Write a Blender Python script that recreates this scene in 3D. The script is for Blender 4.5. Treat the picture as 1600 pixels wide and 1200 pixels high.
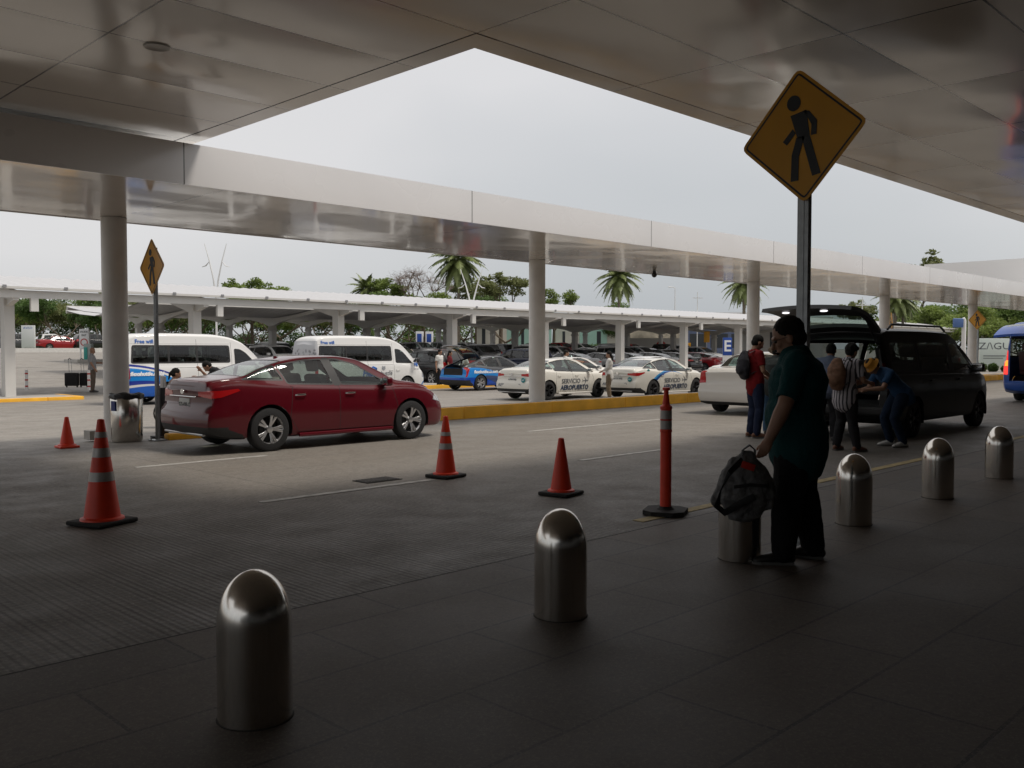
import bpy, bmesh, math, random
from mathutils import Vector, Matrix, noise
R = math.radians
rnd = random.Random(7)
for o in list(bpy.data.objects): bpy.data.objects.remove(o)
SC = bpy.context.scene
COL = SC.collection
# ------------------------------------------------------------------ camera, world, sun, exposure
FPX, EYE, TH = 1430.0, 1.53, R(44.8)
PITCH = math.atan(54/FPX)
cd = bpy.data.cameras.new('camera'); cam = bpy.data.objects.new('camera', cd); COL.objects.link(cam)
cam.location = (0, 0, EYE)
cam.rotation_euler = (math.pi/2-PITCH, 0, TH-math.pi/2)
cd.sensor_width = 36; cd.lens = 36*FPX/1600; cd.clip_start = .05; cd.clip_end = 3000
SC.camera = cam
W = bpy.data.worlds.new('World'); SC.world = W; W.use_nodes = True
SUN_EL, SUN_AZ = R(62), R(120)
def build_world():
    nt = W.node_tree; N = nt.nodes; L = nt.links; N.clear()
    out = N.new('ShaderNodeOutputWorld'); bg = N.new('ShaderNodeBackground'); L.new(bg.outputs[0], out.inputs[0])
    bg.inputs[1].default_value = .1
    sky = N.new('ShaderNodeTexSky'); sky.sky_type = 'NISHITA'; sky.sun_disc = False
    sky.sun_elevation = SUN_EL; sky.sun_rotation = SUN_AZ; sky.dust_density = 4; sky.air_density = 1
    tc = N.new('ShaderNodeTexCoord'); sep = N.new('ShaderNodeSeparateXYZ'); L.new(tc.outputs['Generated'], sep.inputs[0])
    mp = N.new('ShaderNodeMapping'); L.new(tc.outputs['Generated'], mp.inputs[0]); mp.inputs['Scale'].default_value = (1.2, 1.2, 3.2)
    no = N.new('ShaderNodeTexNoise'); L.new(mp.outputs[0], no.inputs[0]); no.inputs['Scale'].default_value = 1.5; no.inputs['Detail'].default_value = 3; no.inputs['Roughness'].default_value = .45
    ad = N.new('ShaderNodeMath'); ad.operation = 'MULTIPLY_ADD'; L.new(no.outputs[0], ad.inputs[0]); ad.inputs[1].default_value = .34; 
    ym = N.new('ShaderNodeMath'); ym.operation = 'MULTIPLY_ADD'; ym.use_clamp = True; L.new(sep.outputs[1], ym.inputs[0]); ym.inputs[1].default_value = 1.7; ym.inputs[2].default_value = -1.25
    za = N.new('ShaderNodeMath'); za.operation = 'MULTIPLY_ADD'; L.new(ym.outputs[0], za.inputs[0]); za.inputs[1].default_value = .5; L.new(sep.outputs[2], za.inputs[2]); L.new(za.outputs[0], ad.inputs[2])
    cr = N.new('ShaderNodeValToRGB'); L.new(ad.outputs[0], cr.inputs[0])
    e = cr.color_ramp.elements; e[0].position = .10; e[0].color = (.50, .51, .52, 1); e[1].position = .9; e[1].color = (.68, .66, .645, 1)
    for p, c in ((.17, (.39, .412, .435, 1)), (.27, (.46, .475, .49, 1)), (.45, (.60, .595, .60, 1))):
        k = e.new(p); k.color = c
    sc = N.new('ShaderNodeVectorMath'); sc.operation = 'SCALE'; L.new(cr.outputs[0], sc.inputs[0]); sc.inputs['Scale'].default_value = 7.7
    mx = N.new('ShaderNodeMix'); mx.data_type = 'RGBA'; mx.inputs[0].default_value = .93
    L.new(sky.outputs[0], mx.inputs[6]); L.new(sc.outputs[0], mx.inputs[7]); L.new(mx.outputs[2], bg.inputs[0])
build_world()
sd = bpy.data.lights.new('sun', 'SUN'); sun = bpy.data.objects.new('sun', sd); COL.objects.link(sun)
sd.energy = 1.5; sd.angle = R(14); sd.color = (1, .93, .84)
sun.rotation_euler = (math.pi/2-SUN_EL, 0, R(40)); sun.location = (0, 0, 40)
SC.view_settings.view_transform = 'Standard'; SC.view_settings.look = 'None'; SC.view_settings.exposure = 0.68; SC.view_settings.gamma = 1
SC.render.engine = 'CYCLES'; SC.cycles.use_light_tree = True
SC.cycles.max_bounces = 8; SC.cycles.transparent_max_bounces = 12

FX, FY = math.cos(TH), math.sin(TH)
def at(px, D):           # ground point under photograph column px at camera depth D
    a = (px-800)/FPX
    return D*(FX+a*FY), D*(FY-a*FX)
def gz(Y):
    if Y < 14: return 0
    if Y < 20: return -.22*(Y-14)/6
    if Y < 35: return -.22
    return -.22+.026*(min(Y, 100)-35)

# ------------------------------------------------------------------ materials
_M = {}
def mat(name, col=(.5, .5, .5), rough=.5, metal=0, coat=0, emit=None, estr=1, var=0, vscale=6, bump=0, bscale=30, spec=.5, aniso=0, rvar=0):
    if name in _M: return _M[name]
    m = bpy.data.materials.new(name); _M[name] = m; m.use_nodes = True
    nt = m.node_tree; b = nt.nodes['Principled BSDF']
    b.inputs['Base Color'].default_value = (*col, 1); b.inputs['Roughness'].default_value = rough; b.inputs['Metallic'].default_value = metal
    b.inputs['Coat Weight'].default_value = coat; b.inputs['Coat Roughness'].default_value = .04; b.inputs['Specular IOR Level'].default_value = spec
    if aniso: b.inputs['Anisotropic'].default_value = aniso
    if emit: b.inputs['Emission Color'].default_value = (*emit, 1); b.inputs['Emission Strength'].default_value = estr
    if var or rvar:
        tc = nt.nodes.new('ShaderNodeTexCoord'); n = nt.nodes.new('ShaderNodeTexNoise'); n.inputs['Scale'].default_value = vscale; n.inputs['Detail'].default_value = 5
        nt.links.new(tc.outputs['Object'], n.inputs[0])
        if var:
            mx = nt.nodes.new('ShaderNodeMix'); mx.data_type = 'RGBA'
            mr = nt.nodes.new('ShaderNodeMapRange'); mr.inputs[1].default_value = .3; mr.inputs[2].default_value = .7; nt.links.new(n.outputs[0], mr.inputs[0]); nt.links.new(mr.outputs[0], mx.inputs[0])
            mx.inputs[6].default_value = (*[c*(1-var) for c in col], 1); mx.inputs[7].default_value = (*[min(1, c*(1+var)) for c in col], 1)
            nt.links.new(mx.outputs[2], b.inputs['Base Color'])
        if rvar:
            mr = nt.nodes.new('ShaderNodeMapRange'); mr.inputs[1].default_value = .3; mr.inputs[2].default_value = .7; mr.inputs[3].default_value = rough-rvar; mr.inputs[4].default_value = rough+rvar
            nt.links.new(n.outputs[0], mr.inputs[0]); nt.links.new(mr.outputs[0], b.inputs['Roughness'])
    if bump:
        tc = nt.nodes.new('ShaderNodeTexCoord'); n = nt.nodes.new('ShaderNodeTexNoise'); n.inputs['Scale'].default_value = bscale; n.inputs['Detail'].default_value = 4
        bp = nt.nodes.new('ShaderNodeBump'); bp.inputs['Strength'].default_value = bump; bp.inputs['Distance'].default_value = .02
        nt.links.new(tc.outputs['Object'], n.inputs[0]); nt.links.new(n.outputs[0], bp.inputs['Height']); nt.links.new(bp.outputs[0], b.inputs['Normal'])
    return m
def paint(name, col, rough=.32, coat=1): return mat(name, col, .45, 0, coat, spec=.15)
def glass(name='window_glass', tint=(.62, .70, .66), gl=.05):
    if name in _M: return _M[name]
    m = bpy.data.materials.new(name); _M[name] = m; m.use_nodes = True; nt = m.node_tree; N = nt.nodes; N.clear()
    o = N.new('ShaderNodeOutputMaterial'); t = N.new('ShaderNodeBsdfTransparent'); t.inputs[0].default_value = (*tint, 1)
    g = N.new('ShaderNodeBsdfGlossy'); g.inputs['Roughness'].default_value = .02
    f = N.new('ShaderNodeLayerWeight'); f.inputs[0].default_value = .5; mx = N.new('ShaderNodeMixShader')
    pw = N.new('ShaderNodeMath'); pw.operation = 'POWER'; pw.inputs[1].default_value = 4; nt.links.new(f.outputs[1], pw.inputs[0])
    ad = N.new('ShaderNodeMath'); ad.operation = 'ADD'; ad.use_clamp = True; ad.inputs[1].default_value = gl; nt.links.new(pw.outputs[0], ad.inputs[0])
    nt.links.new(ad.outputs[0], mx.inputs[0]); nt.links.new(t.outputs[0], mx.inputs[1]); nt.links.new(g.outputs[0], mx.inputs[2]); nt.links.new(mx.outputs[0], o.inputs[0])
    return m
def nodes_of(name):
    m = bpy.data.materials.new(name); _M[name] = m; m.use_nodes = True
    return m, m.node_tree, m.node_tree.nodes['Principled BSDF']
class NB:      # tiny helper for node maths
    def __init__(s, nt): s.nt = nt
    def n(s, t, **kw):
        x = s.nt.nodes.new(t)
        for k, v in kw.items(): setattr(x, k, v)
        return x
    def l(s, a, b): s.nt.links.new(a, b)
    def m(s, op, a, b=None, c=None, clamp=False):
        x = s.nt.nodes.new('ShaderNodeMath'); x.operation = op; x.use_clamp = clamp
        for i, v in enumerate((a, b, c)):
            if v is None: continue
            if isinstance(v, (int, float)): x.inputs[i].default_value = v
            else: s.l(v, x.inputs[i])
        return x.outputs[0]
    def mix(s, f, a, b):
        x = s.nt.nodes.new('ShaderNodeMix'); x.data_type = 'RGBA'
        for i, v in ((0, f), (6, a), (7, b)):
            if isinstance(v, (int, float)): x.inputs[i].default_value = v
            elif isinstance(v, tuple): x.inputs[i].default_value = (*v, 1)
            else: s.l(v, x.inputs[i])
        return x.outputs[2]
    def noise(s, vec, scale, detail=4, rough=.5):
        x = s.n('ShaderNodeTexNoise'); x.inputs['Scale'].default_value = scale; x.inputs['Detail'].default_value = detail; x.inputs['Roughness'].default_value = rough; s.l(vec, x.inputs[0]); return x.outputs[0]
    def rng(s, v, a, b, c=0, d=1):
        x = s.n('ShaderNodeMapRange'); s.l(v, x.inputs[0])
        for i, q in enumerate((a, b, c, d)): x.inputs[i+1].default_value = q
        return x.outputs[0]
def livery(name, base, ops, rough=.3):
    """body paint with printed shapes in side view; op = (cx, cz, ax, az, colour) ellipse"""
    m, nt, b = nodes_of(name); q = NB(nt)
    tc = q.n('ShaderNodeTexCoord'); sp = q.n('ShaderNodeSeparateXYZ'); q.l(tc.outputs['Object'], sp.inputs[0])
    c = base
    for cx, cz, ax, az, col in ops:
        u = q.m('DIVIDE', q.m('SUBTRACT', sp.outputs[0], cx), ax); v = q.m('DIVIDE', q.m('SUBTRACT', sp.outputs[2], cz), az)
        d = q.m('ADD', q.m('MULTIPLY', u, u), q.m('MULTIPLY', v, v))
        c = q.mix(q.m('LESS_THAN', d, 1), c, col)
    if isinstance(c, tuple): b.inputs['Base Color'].default_value = (*c, 1)
    else: q.l(c, b.inputs['Base Color'])
    b.inputs['Roughness'].default_value = .45; b.inputs['Specular IOR Level'].default_value = .15; b.inputs['Coat Weight'].default_value = .9
    return m
def concrete_material():
    m, nt, b = nodes_of('road_concrete'); q = NB(nt)
    tc = q.n('ShaderNodeTexCoord'); co = tc.outputs['Object']; sp = q.n('ShaderNodeSeparateXYZ'); q.l(co, sp.inputs[0])
    big = q.noise(co, .22, 4, .6); mid = q.noise(co, 1.7, 6, .6); fine = q.noise(co, 42, 4, .7)
    st = q.n('ShaderNodeMapping'); q.l(co, st.inputs[0]); st.inputs['Scale'].default_value = (.09, 1.6, 1); streak = q.noise(st.outputs[0], 1.0, 5, .6)
    c = q.mix(q.rng(big, .3, .7), (.20, .18, .155), (.28, .255, .222))
    c = q.mix(q.rng(mid, .35, .8, 0, .5), c, (.15, .14, .128))
    c = q.mix(q.rng(streak, .5, .72, 0, .45), c, (.11, .103, .095))
    # drop-off lane: the darker, grooved slab beside the pavement; canopy shade painted into its colour
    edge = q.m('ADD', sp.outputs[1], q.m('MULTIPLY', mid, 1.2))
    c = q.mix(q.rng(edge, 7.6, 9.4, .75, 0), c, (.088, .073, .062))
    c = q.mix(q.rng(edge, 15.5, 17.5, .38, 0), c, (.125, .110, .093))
    c = q.mix(q.rng(fine, .3, .75, 0, .35), c, (.36, .34, .31))
    sp2 = q.noise(co, 9, 5, .75); c = q.mix(q.rng(sp2, .45, .75, 0, .45), c, (.07, .06, .052)); sp3 = q.noise(co, 26, 3, .8); c = q.mix(q.rng(sp3, .52, .7, 0, .55), c, (.045, .04, .035)); c = q.mix(q.rng(sp3, .44, .30, 0, .4), c, (.38, .35, .31)); sp4 = q.noise(co, 4.2, 6, .8); c = q.mix(q.rng(sp4, .58, .72, 0, .4), c, (.06, .052, .045))
    # slab joints
    jx = q.m('LESS_THAN', q.m('ABSOLUTE', q.m('SUBTRACT', q.m('FRACT', q.m('DIVIDE', q.m('ADD', sp.outputs[0], .9), 4.2)), .5)), .0022)
    jy = q.m('LESS_THAN', q.m('ABSOLUTE', q.m('SUBTRACT', q.m('FRACT', q.m('DIVIDE', q.m('ADD', sp.outputs[1], 1.75), 3.45)), .5)), .0026)
    c = q.mix(q.m('MULTIPLY', q.m('MAXIMUM', jx, jy), .6), c, (.07, .065, .06))
    grv = q.m('SINE', q.m('MULTIPLY', q.m('ADD', sp.outputs[0], q.m('MULTIPLY', fine, .02)), 2*math.pi/.055)); c = q.mix(q.m('MULTIPLY', q.rng(grv, .35, .9), q.rng(edge, 7.8, 9.8, .5, .05)), c, (.035, .03, .026))
    q.l(c, b.inputs['Base Color'])
    q.l(q.rng(mid, .3, .7, .5, .75), b.inputs['Roughness'])
    # grooves raked across the lanes
    gx = q.m('SINE', q.m('MULTIPLY', q.m('ADD', sp.outputs[0], q.m('MULTIPLY', fine, .012)), 2*math.pi/.045))
    gy = q.m('SINE', q.m('MULTIPLY', q.m('ADD', sp.outputs[1], q.m('MULTIPLY', fine, .012)), 2*math.pi/.06))
    near = q.rng(edge, 8.0, 10, 1, .2)
    h = q.m('ADD', q.m('MULTIPLY', q.m('ADD', gx, q.m('MULTIPLY', gy, .5)), q.m('MULTIPLY', near, .35)), q.m('MULTIPLY', fine, .9))
    bp = q.n('ShaderNodeBump'); bp.inputs['Strength'].default_value = .55; bp.inputs['Distance'].default_value = .006
    q.l(h, bp.inputs['Height']); q.l(bp.outputs[0], b.inputs['Normal'])
    return m
def tile_material():
    m, nt, b = nodes_of('pavement_stone'); q = NB(nt)
    tc = q.n('ShaderNodeTexCoord'); co = tc.outputs['Object']
    mp = q.n('ShaderNodeMapping'); q.l(co, mp.inputs[0]); mp.inputs['Location'].default_value = (.35, .06, 0)
    br = q.n('ShaderNodeTexBrick'); q.l(mp.outputs[0], br.inputs[0]); br.offset = .5
    br.inputs['Scale'].default_value = 1; br.inputs['Brick Width'].default_value = 1.22; br.inputs['Row Height'].default_value = .61; br.inputs['Mortar Size'].default_value = .010
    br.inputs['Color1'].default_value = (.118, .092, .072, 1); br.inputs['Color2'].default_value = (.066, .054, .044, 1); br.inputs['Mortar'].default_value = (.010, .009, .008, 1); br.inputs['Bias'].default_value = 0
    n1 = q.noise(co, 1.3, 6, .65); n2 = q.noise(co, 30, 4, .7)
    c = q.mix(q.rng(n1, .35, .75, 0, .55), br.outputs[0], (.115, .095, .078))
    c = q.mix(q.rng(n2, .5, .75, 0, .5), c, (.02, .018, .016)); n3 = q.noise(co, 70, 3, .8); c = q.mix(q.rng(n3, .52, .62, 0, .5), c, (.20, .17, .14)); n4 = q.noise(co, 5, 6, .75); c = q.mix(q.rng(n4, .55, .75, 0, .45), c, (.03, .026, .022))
    q.l(c, b.inputs['Base Color']); q.l(q.rng(n1, .3, .7, .58, .68), b.inputs['Roughness'])
    bp = q.n('ShaderNodeBump'); bp.inputs['Strength'].default_value = .25; bp.inputs['Distance'].default_value = .004
    h = q.m('ADD', q.m('MULTIPLY', n2, .6), q.m('MULTIPLY', br.outputs[1], -1.5)); q.l(h, bp.inputs['Height']); q.l(bp.outputs[0], b.inputs['Normal'])
    return m
def panel_material(name, col, px, py, ox, oy, rough=.2, wav=.5, gap=.006, axes=(0, 1), coat=.5, crough=.1):
    """glossy metal cladding panels, joints on a grid, each panel slightly dished"""
    m, nt, b = nodes_of(name); q = NB(nt)
    tc = q.n('ShaderNodeTexCoord'); co = tc.outputs['Object']; sp = q.n('ShaderNodeSeparateXYZ'); q.l(co, sp.inputs[0])
    u = q.m('DIVIDE', q.m('SUBTRACT', sp.outputs[axes[0]], ox), px); v = q.m('DIVIDE', q.m('SUBTRACT', sp.outputs[axes[1]], oy), py)
    fu = q.m('FRACT', q.m('ADD', u, 500)); fv = q.m('FRACT', q.m('ADD', v, 500))
    ju = q.m('LESS_THAN', q.m('SUBTRACT', .5, q.m('ABSOLUTE', q.m('SUBTRACT', fu, .5))), gap/px); jv = q.m('LESS_THAN', q.m('SUBTRACT', .5, q.m('ABSOLUTE', q.m('SUBTRACT', fv, .5))), gap/py)
    j = q.m('MAXIMUM', ju, jv)
    cv = q.n('ShaderNodeCombineXYZ'); q.l(q.m('FLOOR', u), cv.inputs[0]); q.l(q.m('FLOOR', v), cv.inputs[1])
    wn = q.n('ShaderNodeTexWhiteNoise'); q.l(cv.outputs[0], wn.inputs[0])
    mid = q.noise(co, .8, 3)
    c = q.mix(q.rng(wn.outputs[0], 0, 1, 0, .25), col, tuple(k*.82 for k in col)); c = q.mix(q.rng(mid, .3, .7, 0, .25), c, tuple(k*.8 for k in col))
    c = q.mix(j, c, (.05, .045, .04)); q.l(c, b.inputs['Base Color'])
    q.l(q.rng(mid, .3, .7, rough*.75, rough*1.3), b.inputs['Roughness']); b.inputs['Specular IOR Level'].default_value = .9
    b.inputs['Coat Weight'].default_value = coat; b.inputs['Coat Roughness'].default_value = crough; b.inputs['Coat IOR'].default_value = 1.6
    su = q.m('SINE', q.m('MULTIPLY', fu, math.pi)); sv = q.m('SINE', q.m('MULTIPLY', fv, math.pi))
    st = q.n('ShaderNodeMapping'); q.l(co, st.inputs[0]); st.inputs['Scale'].default_value = (.7, 1.1, 1)
    wv = q.noise(st.outputs[0], .75, 1.5, .4)
    h = q.m('ADD', q.m('MULTIPLY', q.m('MULTIPLY', su, sv), q.m('MULTIPLY', wn.outputs[0], 1.2)), q.m('MULTIPLY', wv, 1.6))
    bp = q.n('ShaderNodeBump'); bp.inputs['Strength'].default_value = wav; bp.inputs['Distance'].default_value = .05
    q.l(h, bp.inputs['Height']); q.l(bp.outputs[0], b.inputs['Normal']); q.l(bp.outputs[0], b.inputs['Coat Normal'])
    return m

# ------------------------------------------------------------------ mesh builder
class MB:
    def __init__(s): s.v = []; s.f = []; s.mi = []; s.m = 0
    def add(s, vs, fs):
        k = len(s.v); s.v += [tuple(p) for p in vs]; s.f += [tuple(i+k for i in f) for f in fs]; s.mi += [s.m]*len(fs); return s
    def box(s, c, d, rz=0, mtx=None):
        x, y, z = (k/2 for k in d); P = [(-x, -y, -z), (x, -y, -z), (x, y, -z), (-x, y, -z), (-x, -y, z), (x, -y, z), (x, y, z), (-x, y, z)]
        if mtx is None: mtx = Matrix.Rotation(rz, 3, 'Z')
        P = [mtx @ Vector(p)+Vector(c) for p in P]
        return s.add(P, [(0, 3, 2, 1), (4, 5, 6, 7), (0, 1, 5, 4), (1, 2, 6, 5), (2, 3, 7, 6), (3, 0, 4, 7)])
    def bx(s, a, b): return s.box([(a[i]+b[i])/2 for i in range(3)], [abs(b[i]-a[i]) for i in range(3)])
    def rbox(s, c, d, r=.02, mtx=None, seg=3):
        bm = bmesh.new(); bmesh.ops.create_cube(bm, size=1)
        for v in bm.verts: v.co = Vector((v.co.x*d[0], v.co.y*d[1], v.co.z*d[2]))
        bmesh.ops.bevel(bm, geom=bm.edges[:]+bm.verts[:], offset=r, segments=seg, profile=.5, affect='EDGES')
        mt = mtx if mtx is not None else Matrix.Identity(3)
        bm.verts.ensure_lookup_table(); bm.verts.index_update()
        s.add([mt @ v.co+Vector(c) for v in bm.verts], [[v.index for v in f.verts] for f in bm.faces]); bm.free(); return s
    def tube(s, pts, rad, side=None, n=12, cap=True, dome=False):
        """rad: list of r or (rx, ry) along the path; side: direction of rx"""
        pts = [Vector(p) for p in pts]; rad = [(r, r) if isinstance(r, (int, float)) else r for r in (rad if isinstance(rad, (list, tuple)) else [rad]*len(pts))]
        if dome:
            t0 = (pts[0]-pts[1]).normalized(); t1 = (pts[-1]-pts[-2]).normalized(); a0 = min(rad[0]); a1 = min(rad[-1])
            P = [pts[0]+t0*a0*q for q in (.98, .7)]+pts+[pts[-1]+t1*a1*q for q in (.7, .98)]
            rad = [(rad[0][0]*k, rad[0][1]*k) for k in (.2, .71)]+rad+[(rad[-1][0]*k, rad[-1][1]*k) for k in (.71, .2)]; pts = P
        rings = []; prev = None
        for i, p in enumerate(pts):
            t = (pts[min(i+1, len(pts)-1)]-pts[max(i-1, 0)]).normalized()
            sd_ = Vector(side) if side is not None else (prev if prev is not None else (Vector((1, 0, 0)) if abs(t.x) < .9 else Vector((0, 1, 0))))
            sv = sd_-t*sd_.dot(t)
            if sv.length < 1e-5: sv = t.orthogonal()
            sv.normalize(); prev = sv; nv = t.cross(sv)
            rings.append([p+sv*math.cos(2*math.pi*k/n)*rad[i][0]+nv*math.sin(2*math.pi*k/n)*rad[i][1] for k in range(n)])
        V = [q for r_ in rings for q in r_]; F = []
        for i in range(len(rings)-1):
            for k in range(n):
                a = i*n+k; b = i*n+(k+1) % n; F.append((a, b, b+n, a+n))
        if cap: F.append(tuple(range(n-1, -1, -1))); F.append(tuple((len(rings)-1)*n+k for k in range(n)))
        return s.add(V, F)
    def cyl(s, a, b, r, r2=None, n=16): return s.tube([a, b], [r, r if r2 is None else r2], n=n)
    def lathe(s, prof, c=(0, 0, 0), n=24, mtx=None, close=False):
        V = []; F = []; mt = mtx if mtx is not None else Matrix.Identity(3)
        for r_, z in prof:
            for k in range(n): V.append(mt @ Vector((r_*math.cos(2*math.pi*k/n), r_*math.sin(2*math.pi*k/n), z))+Vector(c))
        m = len(prof)
        for i in range(m-1 if not close else m):
            j = (i+1) % m
            for k in range(n): F.append((i*n+k, i*n+(k+1) % n, j*n+(k+1) % n, j*n+k))
        return s.add(V, F)
    def ball(s, c, r, n=16, m=10, mtx=None):
        r = (r, r, r) if isinstance(r, (int, float)) else r; mt = mtx if mtx is not None else Matrix.Identity(3); V = []; F = []
        for i in range(m+1):
            t = math.pi*i/m
            for k in range(n): V.append(mt @ Vector((r[0]*math.sin(t)*math.cos(2*math.pi*k/n), r[1]*math.sin(t)*math.sin(2*math.pi*k/n), -r[2]*math.cos(t)))+Vector(c))
        for i in range(m):
            for k in range(n): F.append((i*n+k, i*n+(k+1) % n, (i+1)*n+(k+1) % n, (i+1)*n+k))
        return s.add(V, F)
    def prism(s, poly, O, U, Vv, t):
        """extrude 2D polygon (in frame O,U,V) symmetric by thickness t along U x V"""
        O = Vector(O); U = Vector(U).normalized(); Vv = Vector(Vv).normalized(); Nn = U.cross(Vv); n = len(poly)
        A = [O+U*a+Vv*b-Nn*t/2 for a, b in poly]; B = [p+Nn*t for p in A]
        return s.add(A+B, [tuple(range(n-1, -1, -1)), tuple(range(n, 2*n))]+[(i, (i+1) % n, (i+1) % n+n, i+n) for i in range(n)])
    def mesh(s, name, mats, smooth=None):
        me = bpy.data.meshes.new(name); me.from_pydata(s.v, [], s.f); me.validate()
        for m in (mats if isinstance(mats, (list, tuple)) else [mats]): me.materials.append(m)
        if len(me.polygons) == len(s.mi) and max(s.mi, default=0): me.polygons.foreach_set('material_index', s.mi)
        if smooth is None or smooth:
            me.shade_smooth(); me.set_sharp_from_angle(angle=R(38 if smooth is None or smooth is True else smooth))
        me.update(); return me
    def build(s, name, mats, parent=None, smooth=None, loc=None, rz=0): return link(name, s.mesh(name, mats, smooth), parent, loc, rz)
def link(name, data, parent=None, loc=None, rz=0):
    o = bpy.data.objects.new(name, data); COL.objects.link(o)
    if parent: o.parent = parent
    if loc is not None: o.location = loc
    if rz: o.rotation_euler = (0, 0, rz)
    return o
def tag(o, label=None, cat=None, group=None, kind=None):
    if label: o['label'] = label
    if cat: o['category'] = cat
    if group: o['group'] = group
    if kind: o['kind'] = kind
    return o
def thing(name, label, cat, loc=(0, 0, 0), rz=0, group=None):
    o = link(name, None, None, loc, rz); o.empty_display_size = .2; return tag(o, label, cat, group)
def dup(o, parent=None):
    c = o.copy(); COL.objects.link(c); c.parent = parent
    for ch in KIDS.get(o.name) or [x for x in o.children]: dup(ch, c)
    return c
KIDS = {}
def copy_thing(o, loc, rz, label=None, group=None, name=None):
    c = dup(o); c.location = loc; c.rotation_euler = (0, 0, rz)
    if name: c.name = name
    if label: c['label'] = label
    if group: c['group'] = group
    return c
def struct(mb, name, m, smooth=False):
    return tag(mb.build(name, m, None, smooth), kind='structure')
def modded(mb, voxel, smooth_it=4, disp=None, name='t'):
    """voxel-merge overlapping tubes into one continuous surface"""
    me = mb.mesh(name, [], False); o = bpy.data.objects.new(name, me); COL.objects.link(o)
    m = o.modifiers.new('r', 'REMESH'); m.mode = 'VOXEL'; m.voxel_size = voxel; m.use_smooth_shade = True
    if smooth_it: s_ = o.modifiers.new('s', 'SMOOTH'); s_.factor = .5; s_.iterations = smooth_it
    if disp:
        tx = bpy.data.textures.new('w', 'CLOUDS'); tx.noise_scale = disp[1]; tx.noise_depth = 2
        d = o.modifiers.new('d', 'DISPLACE'); d.texture = tx; d.strength = disp[0]; d.mid_level = .5
    out = bpy.data.meshes.new_from_object(o.evaluated_get(bpy.context.evaluated_depsgraph_get()))
    bpy.data.objects.remove(o); bpy.data.meshes.remove(me); out.shade_smooth(); return out
def text_mesh(s, size, ext=.003, align='CENTER', shear=0, bold=0, sx=1):
    c = bpy.data.curves.new('lettering', 'FONT'); c.body = s; c.size = size; c.extrude = ext; c.align_x = align; c.align_y = 'CENTER'; c.shear = shear; c.offset = bold; c.resolution_u = 2
    o = bpy.data.objects.new('lettering', c); COL.objects.link(o)
    me = bpy.data.meshes.new_from_object(o.evaluated_get(bpy.context.evaluated_depsgraph_get())); bpy.data.objects.remove(o)
    if sx != 1:
        for v in me.vertices: v.co.x *= sx
    return me
def text_obj(s, size, O, U, V, m, parent, name='lettering', fit=None, **kw):
    me = text_mesh(s, size, **kw); O = Vector(O); U = Vector(U).normalized(); V = Vector(V).normalized(); N_ = U.cross(V)
    for v in me.vertices:
        p = O+U*v.co.x+V*v.co.y+N_*v.co.z
        v.co = fit(p) if fit else p
    me.materials.clear(); me.materials.append(m); return link(name, me, parent)

WHITE = mat('white_painted_metal', (.72, .72, .71), .35, var=.04, vscale=2)
BLACKP = mat('black_plastic', (.018, .018, .019), .55)
RUBBER = mat('tyre_rubber', (.017, .017, .018), .8, bump=.2, bscale=60)
CHROME = mat('chrome_trim', (.75, .75, .76), .15, 1)
def steel_material():
    m, nt, b = nodes_of('brushed_steel'); q = NB(nt); tc = q.n('ShaderNodeTexCoord'); mp = q.n('ShaderNodeMapping'); q.l(tc.outputs['Object'], mp.inputs[0]); mp.inputs['Scale'].default_value = (1, 1, .03)
    v = q.noise(mp.outputs[0], 260, 2, .6); sm = q.noise(tc.outputs['Object'], 5, 4, .6)
    c = q.mix(q.rng(v, .3, .7), (.66, .63, .58), (.74, .71, .66)); c = q.mix(q.rng(sm, .62, .8, 0, .18), c, (.25, .23, .20)); q.l(c, b.inputs['Base Color'])
    b.inputs['Metallic'].default_value = 1; q.l(q.m('ADD', q.rng(v, .3, .7, .15, .19), q.rng(sm, .4, .8, 0, .03)), b.inputs['Roughness'])
    return m
STEEL = steel_material()
GALV = mat('galvanised_steel', (.34, .36, .37), .45, .8, var=.12, vscale=20)
YELLOWK = mat('yellow_kerb_paint', (.90, .46, .035), .55, var=.14, vscale=2.5, bump=.3, bscale=20)
CONC = mat('kerb_concrete', (.40, .38, .35), .8, var=.12, vscale=2, bump=.3, bscale=40)
DARKINT = mat('dark_interior', (.03, .03, .032), .8)
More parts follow.
